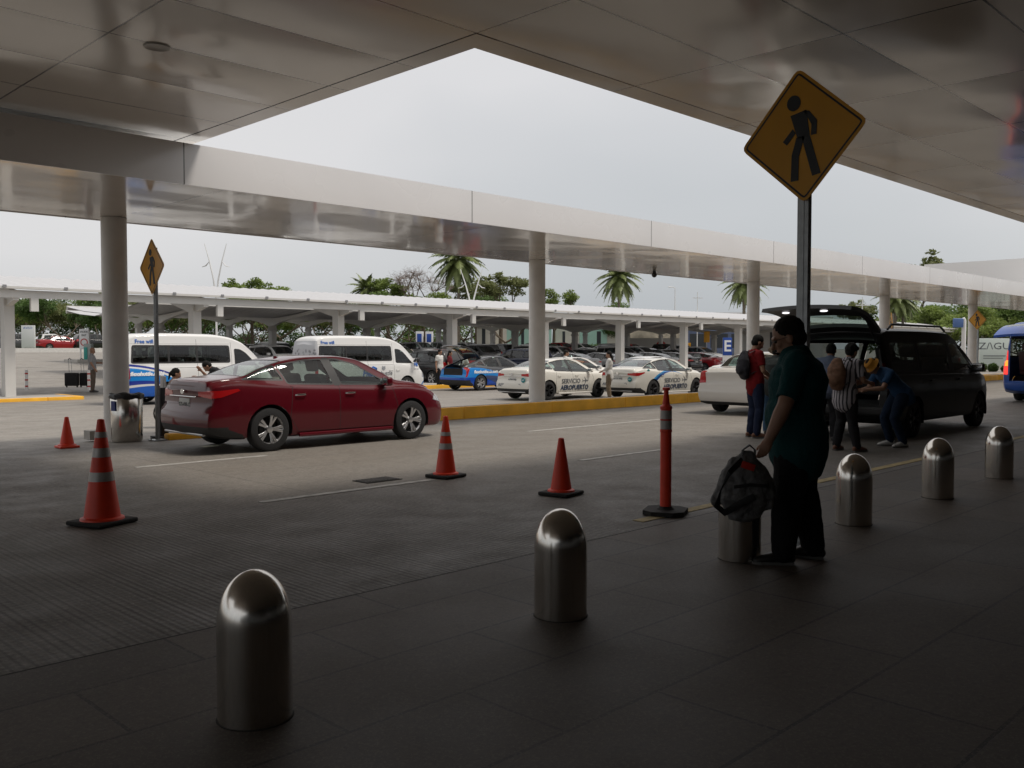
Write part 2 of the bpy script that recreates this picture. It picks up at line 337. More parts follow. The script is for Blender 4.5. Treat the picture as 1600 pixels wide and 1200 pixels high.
# ------------------------------------------------------------------ ground, road, kerbs
def build_ground():
    ys = [-60, -6, 4.66, 8, 11, 14, 20, 27, 35, 50, 65, 80, 100, 160, 400, 1500]
    mb = MB(); xs = [-1200, -200, -60, -20, 0, 20, 40, 60, 100, 200, 1500]
    V = [(x, y, gz(y)-.004) for y in ys for x in xs]; n = len(xs)
    mb.add(V, [(j*n+i, j*n+i+1, (j+1)*n+i+1, (j+1)*n+i) for j in range(len(ys)-1) for i in range(n-1)])
    struct(mb, 'ground', concrete_material())
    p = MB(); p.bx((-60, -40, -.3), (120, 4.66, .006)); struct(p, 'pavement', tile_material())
    # dark seam along the pavement edge
    p = MB(); p.bx((-60, 4.66, -.2), (120, 4.69, .002)); struct(p, 'pavement_seam', mat('dark_seam', (.02, .018, .016), .9))
    # lane lines
    LW = mat('worn_white_line', (.42, .41, .39), .7, var=.3, vscale=9)
    for x0, x1, y, w in ((4.95, 6.85, 11.8, .09), (4.7, 6.95, 8.22, .1), (12.3, 16.5, 11.8, .09), (9.6, 11.8, 8.2, .09), (14.2, 17.0, 8.2, .1)):
        p = MB(); p.bx((x0, y-w/2, -.003), (x1, y+w/2, .002)); struct(p, 'lane_line', LW)
    YL = mat('worn_yellow_line', (.42, .33, .16), .75, var=.25, vscale=9)
    for x0, x1 in ((6.55, 8.15), (9.9, 14.2), (16, 20)):
        p = MB(); p.bx((x0, 4.86, -.003), (x1, 4.98, .002)); struct(p, 'lane_line', YL)
    # left exit road arrow mark, lawn and its kerb
    p = MB(); x, y = at(55, 56); p.box((x, y, gz(y)+.005), (4.5, .3, .01), R(12)); struct(p, 'lane_line', LW)
    G = mat('lawn_grass', (.09, .115, .035), .95, var=.35, vscale=3, bump=.5, bscale=60)
    p = MB(); p.bx((-80, 92, 1.0), (60, 400, 1.56)); struct(p, 'lawn', G)
    p = MB(); p.bx((-80, 91.5, 1.0), (60, 92, 1.66)); struct(p, 'lawn_kerb', mat('white_kerb_paint', (.6, .59, .56), .7, var=.1))
    p = MB(); p.bx((60, 120, 1.0), (400, 400, 1.53)); struct(p, 'lawn', G)
build_ground()
def kerb_island(x0, x1, y0, y1, z0, h=.17, yellow=('near',), label='', cat='kerb island', joint=3.0, yend=None):
    t = thing('kerb_island', label, cat, (0, 0, 0))
    mb = MB(); mb.bx((x0+.15, y0+.15, z0-.3), (x1-.15, y1-.15, z0+h-.012)); mb.build('paving', CONC if y1-y0 > .5 else YELLOWK, t, False)
    for side in ('near', 'far', 'west', 'east'):
        m = YELLOWK if side in yellow else CONC
        if side in ('near', 'far'):
            ya, yb = (y0, y0+.15) if side == 'near' else (y1-.15, y1)
            x = x0
            while x < x1-.05:
                xe = min(x+joint, x1); k = MB(); k.rbox(((x+xe)/2, (ya+yb)/2, z0+h/2-.1), (xe-x-.012, .15, h+.2), .012); k.build('kerbstone', m, t); x = xe
        else:
            xa, xb = (x0, x0+.15) if side == 'west' else (x1-.15, x1)
            k = MB(); k.rbox(((xa+xb)/2, (y0+y1)/2, z0+h/2-.1), (.15, y1-y0-.31, h+.2), .012); k.build('kerbstone', m, t)
    return t
kerb_island(8.1, 28.4, 15.55, 15.92, -.05, .26, ('near', 'west', 'east'), 'long yellow painted kerb island with round white columns on it')
kerb_island(33.5, 56, 15.55, 15.92, -.05, .26, ('near', 'west', 'east'), 'yellow kerb island beyond the black van')
kerb_island(3.0, 12.2, 33.3, 35.9, -.22, .11, ('near', 'east'), 'low pale kerb island with striped posts by left carport post', joint=4)
kerb_island(24.6, 120, 31.2, 35.9, -.22, .16, ('near', 'west'), 'pick-up kerb island behind the shuttle vans with yellow edge', joint=6)
kerb_island(61.5, 96, 4, 19.5, -.2, .16, ('near', 'far', 'west'), 'far kerb island right of the black van', joint=5)
x_, y_ = at(160, 66); kerb_island(x_-2.2, x_+4.5, y_-1.3, y_+1.3, gz(y_), .2, (), 'small pale island carrying the exit sign', joint=2)
g = thing('drain_grate', 'black iron drain grate set in the road', 'drain grate', (6.47, 8.65, 0))
mb = MB(); mb.bx((-.25, -.15, -.003), (.25, .15, .004)); mb.build('frame', mat('grate_iron', (.02, .019, .018), .6, .6), g, False)
mb = MB()
for i in range(11): mb.bx((-.22+i*.042, -.125, .004), (-.20+i*.042, .125, .010))
mb.build('bars', mat('grate_bar', (.10, .095, .09), .5, .7), g, False)

# ------------------------------------------------------------------ canopies
SOFF = panel_material('soffit_cladding', (.78, .71, .62), 2.44, 1.22, 5.95, 6.38, .17, .34, gap=.011, coat=.45, crough=.1)
SOFF2 = panel_material('strip_soffit_cladding', (.68, .63, .57), 5.5, 4.4, 6.6, 12.42, .13, .16, gap=.012, coat=.35, crough=.06)
FASC = panel_material('fascia_cladding', (.86, .845, .84), 5.5, 3, 5.95, 2.5, .3, .05, gap=.009, axes=(0, 2))
COLM = mat('column_plaster', (.76, .74, .705), .6, var=.06, vscale=3, bump=.25, bscale=90)
def build_canopies():
    t = thing('terminal_canopy', 'wide pale clad canopy over the dark pavement and its cross roof', 'canopy')
    for nm, a, b in (('soffit', (-12, -14, 4.5), (140, 6.38, 4.62)), ('soffit', (-7, 6.38, 4.5), (5.95, 14.6, 4.62))):
        mb = MB(); mb.bx(a, b); mb.build(nm, SOFF, t, False)
    mb = MB(); mb.bx((5.96, 6.38, 4.498), (140, 6.70, 5.2)); mb.build('edge_trim', SOFF, t, False)
    mb = MB(); mb.bx((5.95, 6.38, 4.496), (6.22, 13.0, 5.2)); mb.build('edge_trim', SOFF, t, False)
    # round recessed lights
    for x, y in ((4.0, 8.88), (2.9, 11.3)):
        mb = MB(); mb.lathe([(.02, .0), (.085, 0), (.12, -.012), (.13, 0)], (x, y, 4.499), 20); mb.build('ceiling_light', mat('light_ring', (.5, .48, .44), .4), t)
    # unseen terminal front, added far behind to keep that side dark
    w = thing('added_terminal_front', 'unseen dark glazed terminal front added behind the pavement to keep it dark', 'building')
    mb = MB(); mb.bx((-40, -9.3, 0), (140, -9, 4.5)); mb.build('glass_wall', mat('dark_glass_wall', (.02, .022, .024), .12), w, False)
    for i in range(40):
        mb = MB(); mb.bx((-30+i*4, -9, 0), (-29.9+i*4, -8.88, 4.5)); mb.build('mullion', mat('mullion', (.06, .06, .06), .5, .5), w, False)
    s = thing('walkway_canopy', 'long low white canopy on round columns crossing the view', 'canopy')
    mb = MB(); mb.bx((-18, 12.45, 3.86), (110, 16.95, 4.2)); mb.build('soffit', SOFF2, s, False)
    mb = MB(); mb.bx((-18, 12.40, 3.85), (110, 12.45, 4.43)); mb.build('fascia', FASC, s, False)
    mb = MB(); mb.bx((-18, 16.95, 3.85), (110, 17.0, 4.3)); mb.build('fascia', FASC, s, False)
    mb = MB(); mb.bx((-18, 12.45, 4.2), (110, 16.95, 4.3)); mb.build('roof_deck', WHITE, s, False)
    for i in (-1, 0, 1, 2, 3, 4, 6):
        mb = MB(); mb.lathe([(.0, -.3), (.215, -.3), (.215, 3.855), (.0, 3.855)], (6.6+10.95*i, 16.5, 0), 40); mb.build('column', COLM, s)
    d = MB(); d.bx((-.13, -.14, 0), (.13, .14, .16)); o = d.build('column_plinth', CONC, s, False, (6.30, 16.75, -.07))
    c = thing('security_camera', 'small black dome camera hanging under the walkway canopy', 'security camera', (22.3, 16.2, 3.86))
    mb = MB(); mb.cyl((0, 0, 0), (0, 0, -.08), .05); mb.build('mount', BLACKP, c)
    mb = MB(); mb.ball((0, 0, -.12), .08); mb.build('dome', mat('dark_dome', (.02, .02, .02), .15), c)
    f = thing('far_canopy', 'bright white canopy block at the far right end', 'canopy')
    mb = MB(); mb.bx((60, 14.0, 4.6), (66, 22.6, 6.93)); mb.build('fascia', mat('bright_white_cladding', (.8, .79, .78), .4), f, False)
    mb = MB()
    for y in (15.3,): mb.cyl((63, y, -.3), (63, y, 5.4), .22, n=20)
    mb.build('columns', COLM, f)
build_canopies()

# ------------------------------------------------------------------ parking-lot shade roofs
CPW = mat('carport_white', (.62, .61, .585), .4, var=.05, vscale=1)
CPR = mat('carport_roof_sheet', (.55, .55, .56), .35, .3, var=.05)
def corrugated(x0, x1, pts, t=.03, step=.5, depth=.05):
    """sheet roof: profile pts (y,z), ribs across X"""
    mb = MB(); xs = []; x = x0; k = 0
    while x <= x1: xs.append((x, k % 2)); x += step/2; k += 1
    for top in (0, 1):
        V = [(x, y, z+(depth if r_ else 0)+(t if top else 0)) for x, r_ in xs for y, z in pts]; n = len(pts)
        F = [(i*n+j, (i+1)*n+j, (i+1)*n+j+1, i*n+j+1) for i in range(len(xs)-1) for j in range(n-1)]
        mb.add(V, F)
    return mb
def carport_one():
    t = thing('carport', 'long white carport with square posts along the far kerb', 'carport')
    x0, x1 = -4, 135
    corrugated(x0, x1, [(34.25, 3.60), (36.5, 3.95), (39.4, 4.35)]).build('roof', CPR, t, False)
    mb = MB(); mb.bx((x0, 34.2, 3.30), (x1, 34.3, 3.57)); mb.build('front_beam', CPW, t, False)
    mb = MB(); mb.bx((x0, 34.0, 3.60), (x1, 34.2, 3.68)); mb.build('gutter', CPW, t, False)
    mb = MB(); mb.bx((x0, 39.3, 4.0), (x1, 39.42, 4.3)); mb.build('rear_beam', CPW, t, False)
    for i in range(-1, 18):
        x = 10.35+6.92*i
        mb = MB(); mb.bx((x-.17, 35.0, -.3), (x+.17, 35.45, 3.3)); mb.build('post', CPW, t, False)
        mb = MB(); mb.prism([(34.25, 3.55), (34.25, 3.22), (35.1, 3.02), (35.6, 3.05), (39.4, 3.98), (39.4, 4.33), (36.5, 3.9)], (x, 0, 0), (0, 1, 0), (0, 0, 1), .2); mb.build('bracket_beam', CPW, t, False)
        mb = MB(); mb.bx((x+.45, 34.17, 2.85), (x+.7, 34.32, 3.32)); mb.build('downpipe_box', CPW, t, False)
    for i in range(0, 60):
        pass
    mb = MB()
    for i in range(70): mb.bx((x0+i*1.98, 33.96, 3.63), (x0+i*1.98+.12, 34.0, 3.72))
    mb.build('gutter_clips', mat('clip_grey', (.25, .25, .26), .5), t, False)
carport_one()
def carport_butterfly(yc, x0, n, label, hw=5.2, zr=3.75):
    b = gz(yc); t = thing('carport', label, 'carport', (0, 0, b)); x1 = x0+n*6.92
    pts = [(yc-hw, zr), (yc-hw*.5, zr-.32), (yc, zr-.5), (yc+hw*.5, zr-.32), (yc+hw, zr)]
    corrugated(x0, x1, pts).build('roof', CPR, t, False)
    for y in (yc-hw, yc+hw):
        mb = MB(); mb.bx((x0, y-.06, zr-.16), (x1, y+.06, zr+.1)); mb.build('edge_beam', CPW, t, False)
    for i in range(n):
        x = x0+3.0+6.92*i
        mb = MB(); mb.bx((x-.16, yc-.2, -.4), (x+.16, yc+.2, 2.82)); mb.build('post', CPW, t, False)
        prof = [(-hw, zr-.05), (-hw, zr-.2), (-hw*.5, zr-.52), (-.9, 2.98), (-.35, 2.8), (.35, 2.8), (.9, 2.98), (hw*.5, zr-.52), (hw, zr-.22), (hw, zr-.05), (hw*.5, zr-.37), (0, zr-.55), (-hw*.5, zr-.37)]
        for half in (prof[:5]+[(0, 2.8), (0, zr-.55), (-hw*.5, zr-.37)], [(0, 2.8)]+prof[5:12]):
            mb = MB(); mb.prism(half, (x, yc, 0), (0, 1, 0), (0, 0, 1), .22); mb.build('arched_beam', CPW, t, False)
        mb = MB(); mb.lathe([(.0, 0), (.32, 0), (.22, .28), (.0, .28)], (x, yc, 2.5), 16); mb.build('post_head', CPW, t)
carport_butterfly(49, 19, 10, 'second white carport with winged roof behind the first')
carport_butterfly(64, 24.2, 10, 'third white carport with winged roof farther back')

# ------------------------------------------------------------------ vehicles
def pchip(kn):
    xs = [k[0] for k in kn]; ys = [k[1] for k in kn]; n = len(xs)
    h = [xs[i+1]-xs[i] for i in range(n-1)]; d = [(ys[i+1]-ys[i])/h[i] for i in range(n-1)]; m = [0]*n
    m[0] = d[0]; m[-1] = d[-1]
    for i in range(1, n-1):
        if d[i-1]*d[i] > 0:
            w1 = 2*h[i]+h[i-1]; w2 = h[i]+2*h[i-1]; m[i] = (w1+w2)/(w1/d[i-1]+w2/d[i])
    def f(x):
        if x <= xs[0]: return ys[0]
        if x >= xs[-1]: return ys[-1]
        i = 0
        while xs[i+1] < x: i += 1
        t = (x-xs[i])/h[i]
        return ys[i]*(2*t**3-3*t*t+1)+h[i]*m[i]*(t**3-2*t*t+t)+ys[i+1]*(-2*t**3+3*t*t)+h[i]*m[i+1]*(t**3-t*t)
    return f
class Body:
    """car body lofted along x; zones: 0 underside, 1 side, 2 cabin side, 3 top, 4 nose, 5 tail"""
    def __init__(s, sp, nx=64, nr=3):
        s.sp = sp; s.f = {k: pchip(sp[k]) for k in 'TBSWR'}; s.xr, s.xf = sp['T'][0][0], sp['T'][-1][0]
        n = nx; s.st = []
        for i in range(n+1):
            u = i/n; u = .5-.5*math.cos(math.pi*u)*(.35)-.5*(1-2*u)*.65 if False else u
            s.st.append(s.xr+(s.xf-s.xr)*(.5*(u+ (.5-.5*math.cos(math.pi*u)))))
        s.nr = nr; s.bm = bm = bmesh.new(); s.zl = bm.faces.layers.int.new('zone'); s.rl = bm.faces.layers.int.new('region')
        rows = []; zs = None
        for x in s.st:
            P, Z = s.ring(x); zs = Z
            rows.append([[s.warp(x, y, z) for y, z in P], ])
        m = len(zs)+1; V = []
        for r_ in rows:
            P = r_[0]
            V.append(([bm.verts.new(p) for p in P], [bm.verts.new((p[0], -p[1], p[2])) if abs(p[1]) > 1e-6 else None for p in P]))
        for (a, am), (b, bm2) in zip(V, V[1:]):
            for j in range(m-1):
                for sd_, (A, B) in enumerate(((a, b), (am, bm2))):
                    q = [A[j] or a[j], B[j] or b[j], B[j+1] or b[j+1], A[j+1] or a[j+1]]
                    if sd_: q.reverse()
                    f = bm.faces.new(q[::-1]); f[s.zl] = zs[j]; f.smooth = True
        for (a, am), z, fl in ((V[0], 5, 0), (V[-1], 4, 1)):
            K = 9; prev = None
            for j in range(m):
                if abs(a[j].co.y) < 1e-6: row = [a[j]]*(K+1)
                else:
                    row = [a[j]]
                    for k in range(1, K):
                        t = 1-2*k/K; yy = a[j].co.y*t; bul = sp.get('bulge', .05)*(1-t*t)*(1 if fl else -1)
                        row.append(bm.verts.new((a[j].co.x+bul, yy, a[j].co.z)))
                    row.append(am[j])
                if prev:
                    for k in range(K):
                        q = []
                        for v in (prev[k], prev[k+1], row[k+1], row[k]):
                            if v not in q: q.append(v)
                        if len(q) > 2:
                            try: f = bm.faces.new(q if not fl else q[::-1]); f[s.zl] = z; f.smooth = True
                            except ValueError: pass
                prev = row
        bmesh.ops.recalc_face_normals(bm, faces=bm.faces[:]); bm.normal_update()
    def ring(s, x):
        T, B, S, Wd, Rr = (s.f[k](x) for k in 'TBSWR'); B = min(B, T-.012); h = T-B; ry = min(Rr, Wd*.93)
        rz = T-min(s.sp.get('rail', .075), .5*h)
        Hs = B-S
        K = [(0, S), (Wd*.80, S), (Wd*.945, S+.035*min(1, Hs/.4)), (Wd*.985, S+.28*Hs), (Wd, S+.55*Hs), (Wd*.985, S+.82*Hs), (Wd*.955, B-.02), (Wd*.925, B),
             (Wd*.925*.52+ry*.48+.008, B*.5+rz*.5), (ry, rz), (ry*.93, T-.3*(T-rz)), (ry*.5, T-.04*(T-rz)), (0, T)]
        zk = [0, 0, 1, 1, 1, 1, 1, 2, 2, 3, 3, 3]
        nr = s.nr; P = []; Z = []
        for i in range(len(K)-1):
            p0, p1, p2, p3 = K[max(i-1, 0)], K[i], K[i+1], K[min(i+2, len(K)-1)]
            sub = nr if zk[i] in (1, 2, 3) else 1
            if zk[i] == 0 and i == 0: sub = 2
            for k in range(sub):
                t = k/sub
                if i in (0, 8, 7): P.append((p1[0]+(p2[0]-p1[0])*t, p1[1]+(p2[1]-p1[1])*t))
                else:
                    c = [.5*(2*p1[q]+(-p0[q]+p2[q])*t+(2*p0[q]-5*p1[q]+4*p2[q]-p3[q])*t*t+(-p0[q]+3*p1[q]-3*p2[q]+p3[q])*t**3) for q in (0, 1)]
                    P.append((max(c[0], 0), c[1]))
                Z.append(zk[i])
        P.append(K[-1]); return P, Z
    def warp(s, x, y, z):
        if s.sp.get('rear'):
            t = max(0, min(1, (s.xr+.5-x)/.5)); t = t*t*(3-2*t); x += s.frear(z)*t
        if s.sp.get('front'):
            t = max(0, min(1, (x-s.xf+.5)/.5)); t = t*t*(3-2*t); x -= s.ffront(z)*t
        return (x, y, z)
    @property
    def frear(s):
        if not hasattr(s, '_fr'): s._fr = pchip(s.sp['rear'])
        return s._fr
    @property
    def ffront(s):
        if not hasattr(s, '_ff'): s._ff = pchip(s.sp['front'])
        return s._ff
    def ysurf(s, x, z):
        P, Z = s.ring(x); best = 0
        for (y0, z0), (y1, z1) in zip(P, P[1:]):
            if min(z0, z1) <= z <= max(z0, z1) and abs(z1-z0) > 1e-6: best = max(best, y0+(y1-y0)*(z-z0)/(z1-z0))
        return best
    def carve(s, polys, axes, zones, region, cond=None):
        """cut convex polygons (2D, projected) into the skin and mark the faces inside"""
        bm = s.bm; a, b = axes
        if not isinstance(polys[0][0], (tuple, list)): polys = [polys]
        for poly in polys:
            ar = sum(poly[i][0]*poly[(i+1) % len(poly)][1]-poly[(i+1) % len(poly)][0]*poly[i][1] for i in range(len(poly)))
            if ar < 0: poly = poly[::-1]
            lo = [min(p[i] for p in poly) for i in (0, 1)]; hi = [max(p[i] for p in poly) for i in (0, 1)]
            cand = []
            for f in bm.faces:
                if f[s.zl] not in zones: continue
                c = f.calc_center_median()
                if cond and not cond(c): continue
                u = [v.co[a] for v in f.verts]; w = [v.co[b] for v in f.verts]
                if min(u) < hi[0] and max(u) > lo[0] and min(w) < hi[1] and max(w) > lo[1]: cand.append(f)
            for i in range(len(poly)):
                p, q = poly[i], poly[(i+1) % len(poly)]; du, dw = q[0]-p[0], q[1]-p[1]; co = [0, 0, 0]; no = [0, 0, 0]
                co[a], co[b] = p; no[a], no[b] = dw, -du
                if abs(du)+abs(dw) < 1e-6: continue
                no = Vector(no).normalized(); co = Vector(co)
                es = set(e for f in cand for e in f.edges); vs = set(v for f in cand for v in f.verts)
                if not cand: break
                r_ = bmesh.ops.bisect_plane(bm, geom=list(vs)+list(es)+cand, dist=1e-5, plane_co=co, plane_no=no)
                fs = set(x for x in r_['geom'] if isinstance(x, bmesh.types.BMFace)) | set(f for f in cand if f.is_valid)
                cand = [f for f in fs if (f.calc_center_median()-co).dot(no) < 0]
            for f in cand: f[s.rl] = region
    def split(s, region, name, m, parent, inset=0, thick=0, keep=False):
        bm = s.bm; fs = [f for f in bm.faces if f[s.rl] == region]
        if not fs: return None
        L_ = [f for f in fs if f.calc_center_median().y > .0]; R_ = [f for f in fs if f.calc_center_median().y <= .0]
        if L_ and R_ and all(abs(v.co.y) > .1 for f in fs for v in f.verts):
            for k, f in enumerate(L_+R_): f[s.rl] = 900 if k < len(L_) else 901
            s.split(900, name, m, parent, inset); return s.split(901, name, m, parent, inset)
        vm = {}; V = []; F = []
        for f in fs:
            for v in f.verts:
                if v not in vm: vm[v] = len(V); V.append(v)
            F.append([vm[v] for v in f.verts])
        P = [v.co-v.normal*inset for v in V]
        me = bpy.data.meshes.new(name); me.from_pydata([tuple(p) for p in P], [], F); me.materials.append(m); me.shade_smooth()
        if not keep: bmesh.ops.delete(bm, geom=fs, context='FACES')
        return link(name, me, parent)
    def drop(s, region):
        bmesh.ops.delete(s.bm, geom=[f for f in s.bm.faces if f[s.rl] == region], context='FACES')
    def finish(s, name, mats, parent, regmat=None):
        bm = s.bm
        bmesh.ops.delete(bm, geom=[v for v in bm.verts if not v.link_faces], context='VERTS')
        for f in bm.faces:
            if regmat and f[s.rl] in regmat: f.material_index = regmat[f[s.rl]]
        me = bpy.data.meshes.new(name); bm.to_mesh(me); bm.free()
        for m in mats: me.materials.append(m)
        me.shade_smooth(); me.set_sharp_from_angle(angle=R(42)); return link(name, me, parent)
def circ(x, z, r, n=22): return [(x+r*math.cos(2*math.pi*k/n), z+r*math.sin(2*math.pi*k/n)) for k in range(n)]
def rounded(poly, r=.04, n=3):
    out = []; N_ = len(poly)
    for i in range(N_):
        p = Vector(poly[i]); a = (Vector(poly[i-1])-p); b = (Vector(poly[(i+1) % N_])-p); k = min(r, a.length*.45, b.length*.45)
        A = p+a.normalized()*k; B = p+b.normalized()*k
        for j in range(n+1):
            t = j/n; q = A*(1-t)**2+p*2*t*(1-t)+B*t*t; out.append((q.x, q.y))
    return out
def shrink(poly, d):
    """inset a convex polygon by clipping it with its own shifted edges"""
    n = len(poly); ar = sum(poly[i][0]*poly[(i+1) % n][1]-poly[(i+1) % n][0]*poly[i][1] for i in range(n)); sg = 1 if ar > 0 else -1
    out = [Vector(p) for p in poly]
    for i in range(n):
        p, q = Vector(poly[i]), Vector(poly[(i+1) % n]); e = q-p
        if e.length < 1e-6: continue
        nn = Vector((-e.y, e.x)).normalized()*sg; p = p+nn*d; res = []
        for k in range(len(out)):
            a, b = out[k-1], out[k]; da, db = (a-p).dot(nn), (b-p).dot(nn)
            if da >= 0: res.append(a)
            if da*db < 0: res.append(a+(b-a)*(da/(da-db)))
        out = res
    res = []
    for p in out:
        if not res or (p-res[-1]).length > .002: res.append(p)
    return [(p.x, p.y) for p in res]
_WH = {}
def wheel_meshes(r, style, rim_m):
    k = (r, style, rim_m.name)
    if k in _WH: return _WH[k]
    mt = Matrix.Rotation(R(90), 3, 'X'); w = .105; ri = r*.655
    t = MB(); t.lathe([(ri, -w), (ri+.02, -w-.004), (r*.88, -w-.006), (r*.97, -w+.012), (r, -w+.04), (r, w-.04), (r*.97, w-.012), (r*.88, w), (ri, w)], n=36, mtx=mt)
    # tread cuts
    tm = t.mesh('tyre', RUBBER, 30)
    # outer side is local -Y
    q = MB(); q.lathe([(ri+.004, .09), (ri-.012, -.02), (ri-.010, -.075), (ri+.006, -.098), (ri+.008, -.104)], n=36, mtx=Matrix.Rotation(R(90), 3, 'X') @ Matrix.Scale(-1, 3, (0, 0, 1)))
    hub = MB()
    ns = {'spoke10': 10, 'spoke5': 5, 'steel': 8, 'black5': 5}[style]
    for i in range(ns):
        a = 2*math.pi*i/ns; 
        offs = (-.16, .16) if style == 'spoke10' else ((-.22, .22) if ns == 5 else (0,))
        if style == 'spoke10' and i % 2: continue
        for o_ in (offs if style != 'spoke10' else (-.17, .17)):
            a1 = a+o_; P0 = Vector((math.cos(a+o_*.4)*.045, -.055, math.sin(a+o_*.4)*.045)); P1 = Vector((math.cos(a1)*(ri-.005), -.088, math.sin(a1)*(ri-.005)))
            wd = .021 if style != 'steel' else .04
            tdir = Vector((-math.sin(a1), 0, math.cos(a1)))
            q.tube([P0, P0.lerp(P1, .5)+Vector((0, -.012, 0)), P1], [(wd*.8, .010), (wd*.9, .011), (wd*1.25, .011)], side=tdir, n=8)
    q.tube([(0, -.02, 0), (0, -.085, 0), (0, -.09, 0)], [.055, .05, .03], n=20)
    rm = q.mesh('rim', rim_m, 30)
    b = MB(); b.tube([(0, .0, 0), (0, -.012, 0)], [r*.44, r*.44], n=24); b.tube([(0, .06, 0), (0, .05, 0)], [ri-.008]*2, n=24); dm = b.mesh('brake_disc', mat('brake_dark', (.03, .03, .03), .6, .5), 30)
    _WH[k] = (tm, rm, dm); return _WH[k]
def add_wheels(t, sp, style, rim_m):
    r = sp['wr']
    for x in (sp['rx'], sp['fx']):
        for sd_ in (-1, 1):
            e = link('wheel', wheel_meshes(r, style, rim_m)[0], t, (x, sd_*sp['track'], r)); e.rotation_euler = (0, rnd.random()*1.2, 0 if sd_ < 0 else math.pi)
            e.rotation_euler = (0, 0, 0 if sd_ < 0 else math.pi); e.name = 'wheel'
            link('rim', wheel_meshes(r, style, rim_m)[1], e); link('brake_disc', wheel_meshes(r, style, rim_m)[2], e)
SEATM = mat('grey_seat_cloth', (.10, .10, .105), .9)
def add_seat(t, x, y, z, w=.5, h=.62, head=True, m=None):
    m = m or SEATM; mb = MB(); rot = Matrix.Rotation(R(-14), 3, 'Y')
    mb.rbox((x+.2, y, z), (.5, w, .16), .05); mb.rbox((x-.09, y, z+h*.5+.04), (.13, w, h), .05, rot)
    if head: mb.rbox((x-.20, y, z+h+.17), (.09, min(.27, w*.55), .19), .035, rot)
    mb.build('seat', m, t)
def add_mirrors(t, x, y, z, m, sc=1.0):
    for sd_ in (-1, 1):
        mb = MB(); mb.rbox((x, sd_*(y+.10*sc), z), (.13*sc, .20*sc, .145*sc), .04*sc); o = mb.build('door_mirror', m, t)
        mb = MB(); mb.rbox((x-.064*sc, sd_*(y+.10*sc), z), (.012, .17*sc, .11*sc), .004); mb.build('mirror_glass', CHROME, o)
        mb = MB(); mb.tube([(x+.02, sd_*(y-.03), z-.05), (x+.01, sd_*(y+.06), z-.03)], [.03, .035], n=8); mb.build('mirror_arm', BLACKP, o)
def add_handles(t, body, xs, z, m, dx=.09):
    for x in xs:
        for sd_ in (-1, 1):
            y = body.ysurf(x, z)
            mb = MB(); mb.tube([(x-dx, sd_*(y+.002), z-.004), (x-dx*.8, sd_*(y+.032), z), (x+dx*.8, sd_*(y+.034), z+.004), (x+dx, sd_*(y+.006), z+.002)], [(.014, .008)]*4, side=(0, 0, 1), n=8); mb.build('door_handle', m, t)
PLATE = mat('plate_white', (.55, .55, .53), .4); PLTXT = mat('plate_lettering', (.04, .05, .06), .5)
def add_plate(t, x, y, z, txt, fwd=-1, w=.34, h=.17, m=None):
    mb = MB(); mb.rbox((x, y, z), (.012, w, h), .005); o = mb.build('number_plate', m or PLATE, t)
    text_obj(txt, h*.5, (x+fwd*.008, y, z-.01), (0, fwd, 0), (0, 0, 1), PLTXT, o, ext=.001, bold=.002)
TAIL = mat('tail_lamp_red', (.32, .008, .010), .12, 0, 1, emit=(.6, .01, .01), estr=.05)
TAILLIT = mat('tail_lamp_lit', (.5, .01, .01), .12, 0, 1, emit=(1, .03, .02), estr=.7)
AMBERLIT = mat('amber_lamp_lit', (.6, .2, .01), .12, 0, 1, emit=(1, .3, .03), estr=1.0)
CLEARL = mat('clear_lamp', (.55, .56, .58), .08, .3, 1)
GAP = mat('panel_gap', (.012, .012, .012), .8)
def liner(t, sp, Wd):
    """inner wheel housings"""
    for x in (sp['rx'], sp['fx']):
        for sd_ in (-1, 1):
            r = sp['wr']+sp.get('ag', .055); mb = MB(); n = 14; V = []; F = []
            for k in range(n+1):
                a = math.pi*(k/n)*1.16-.08*math.pi
                for y in (Wd*.975, Wd*.55): V.append((x+r*math.cos(a), sd_*y, sp['wr']+r*math.sin(a)))
            for k in range(n): F.append((2*k, 2*k+1, 2*k+3, 2*k+2))
            V.append((x, sd_*Wd*.55, sp['wr'])); c = len(V)-1
            for k in range(n): F.append((2*k+1, c, 2*k+3))
            mb.add(V, F); mb.build('wheel_housing', GAP, t, False)
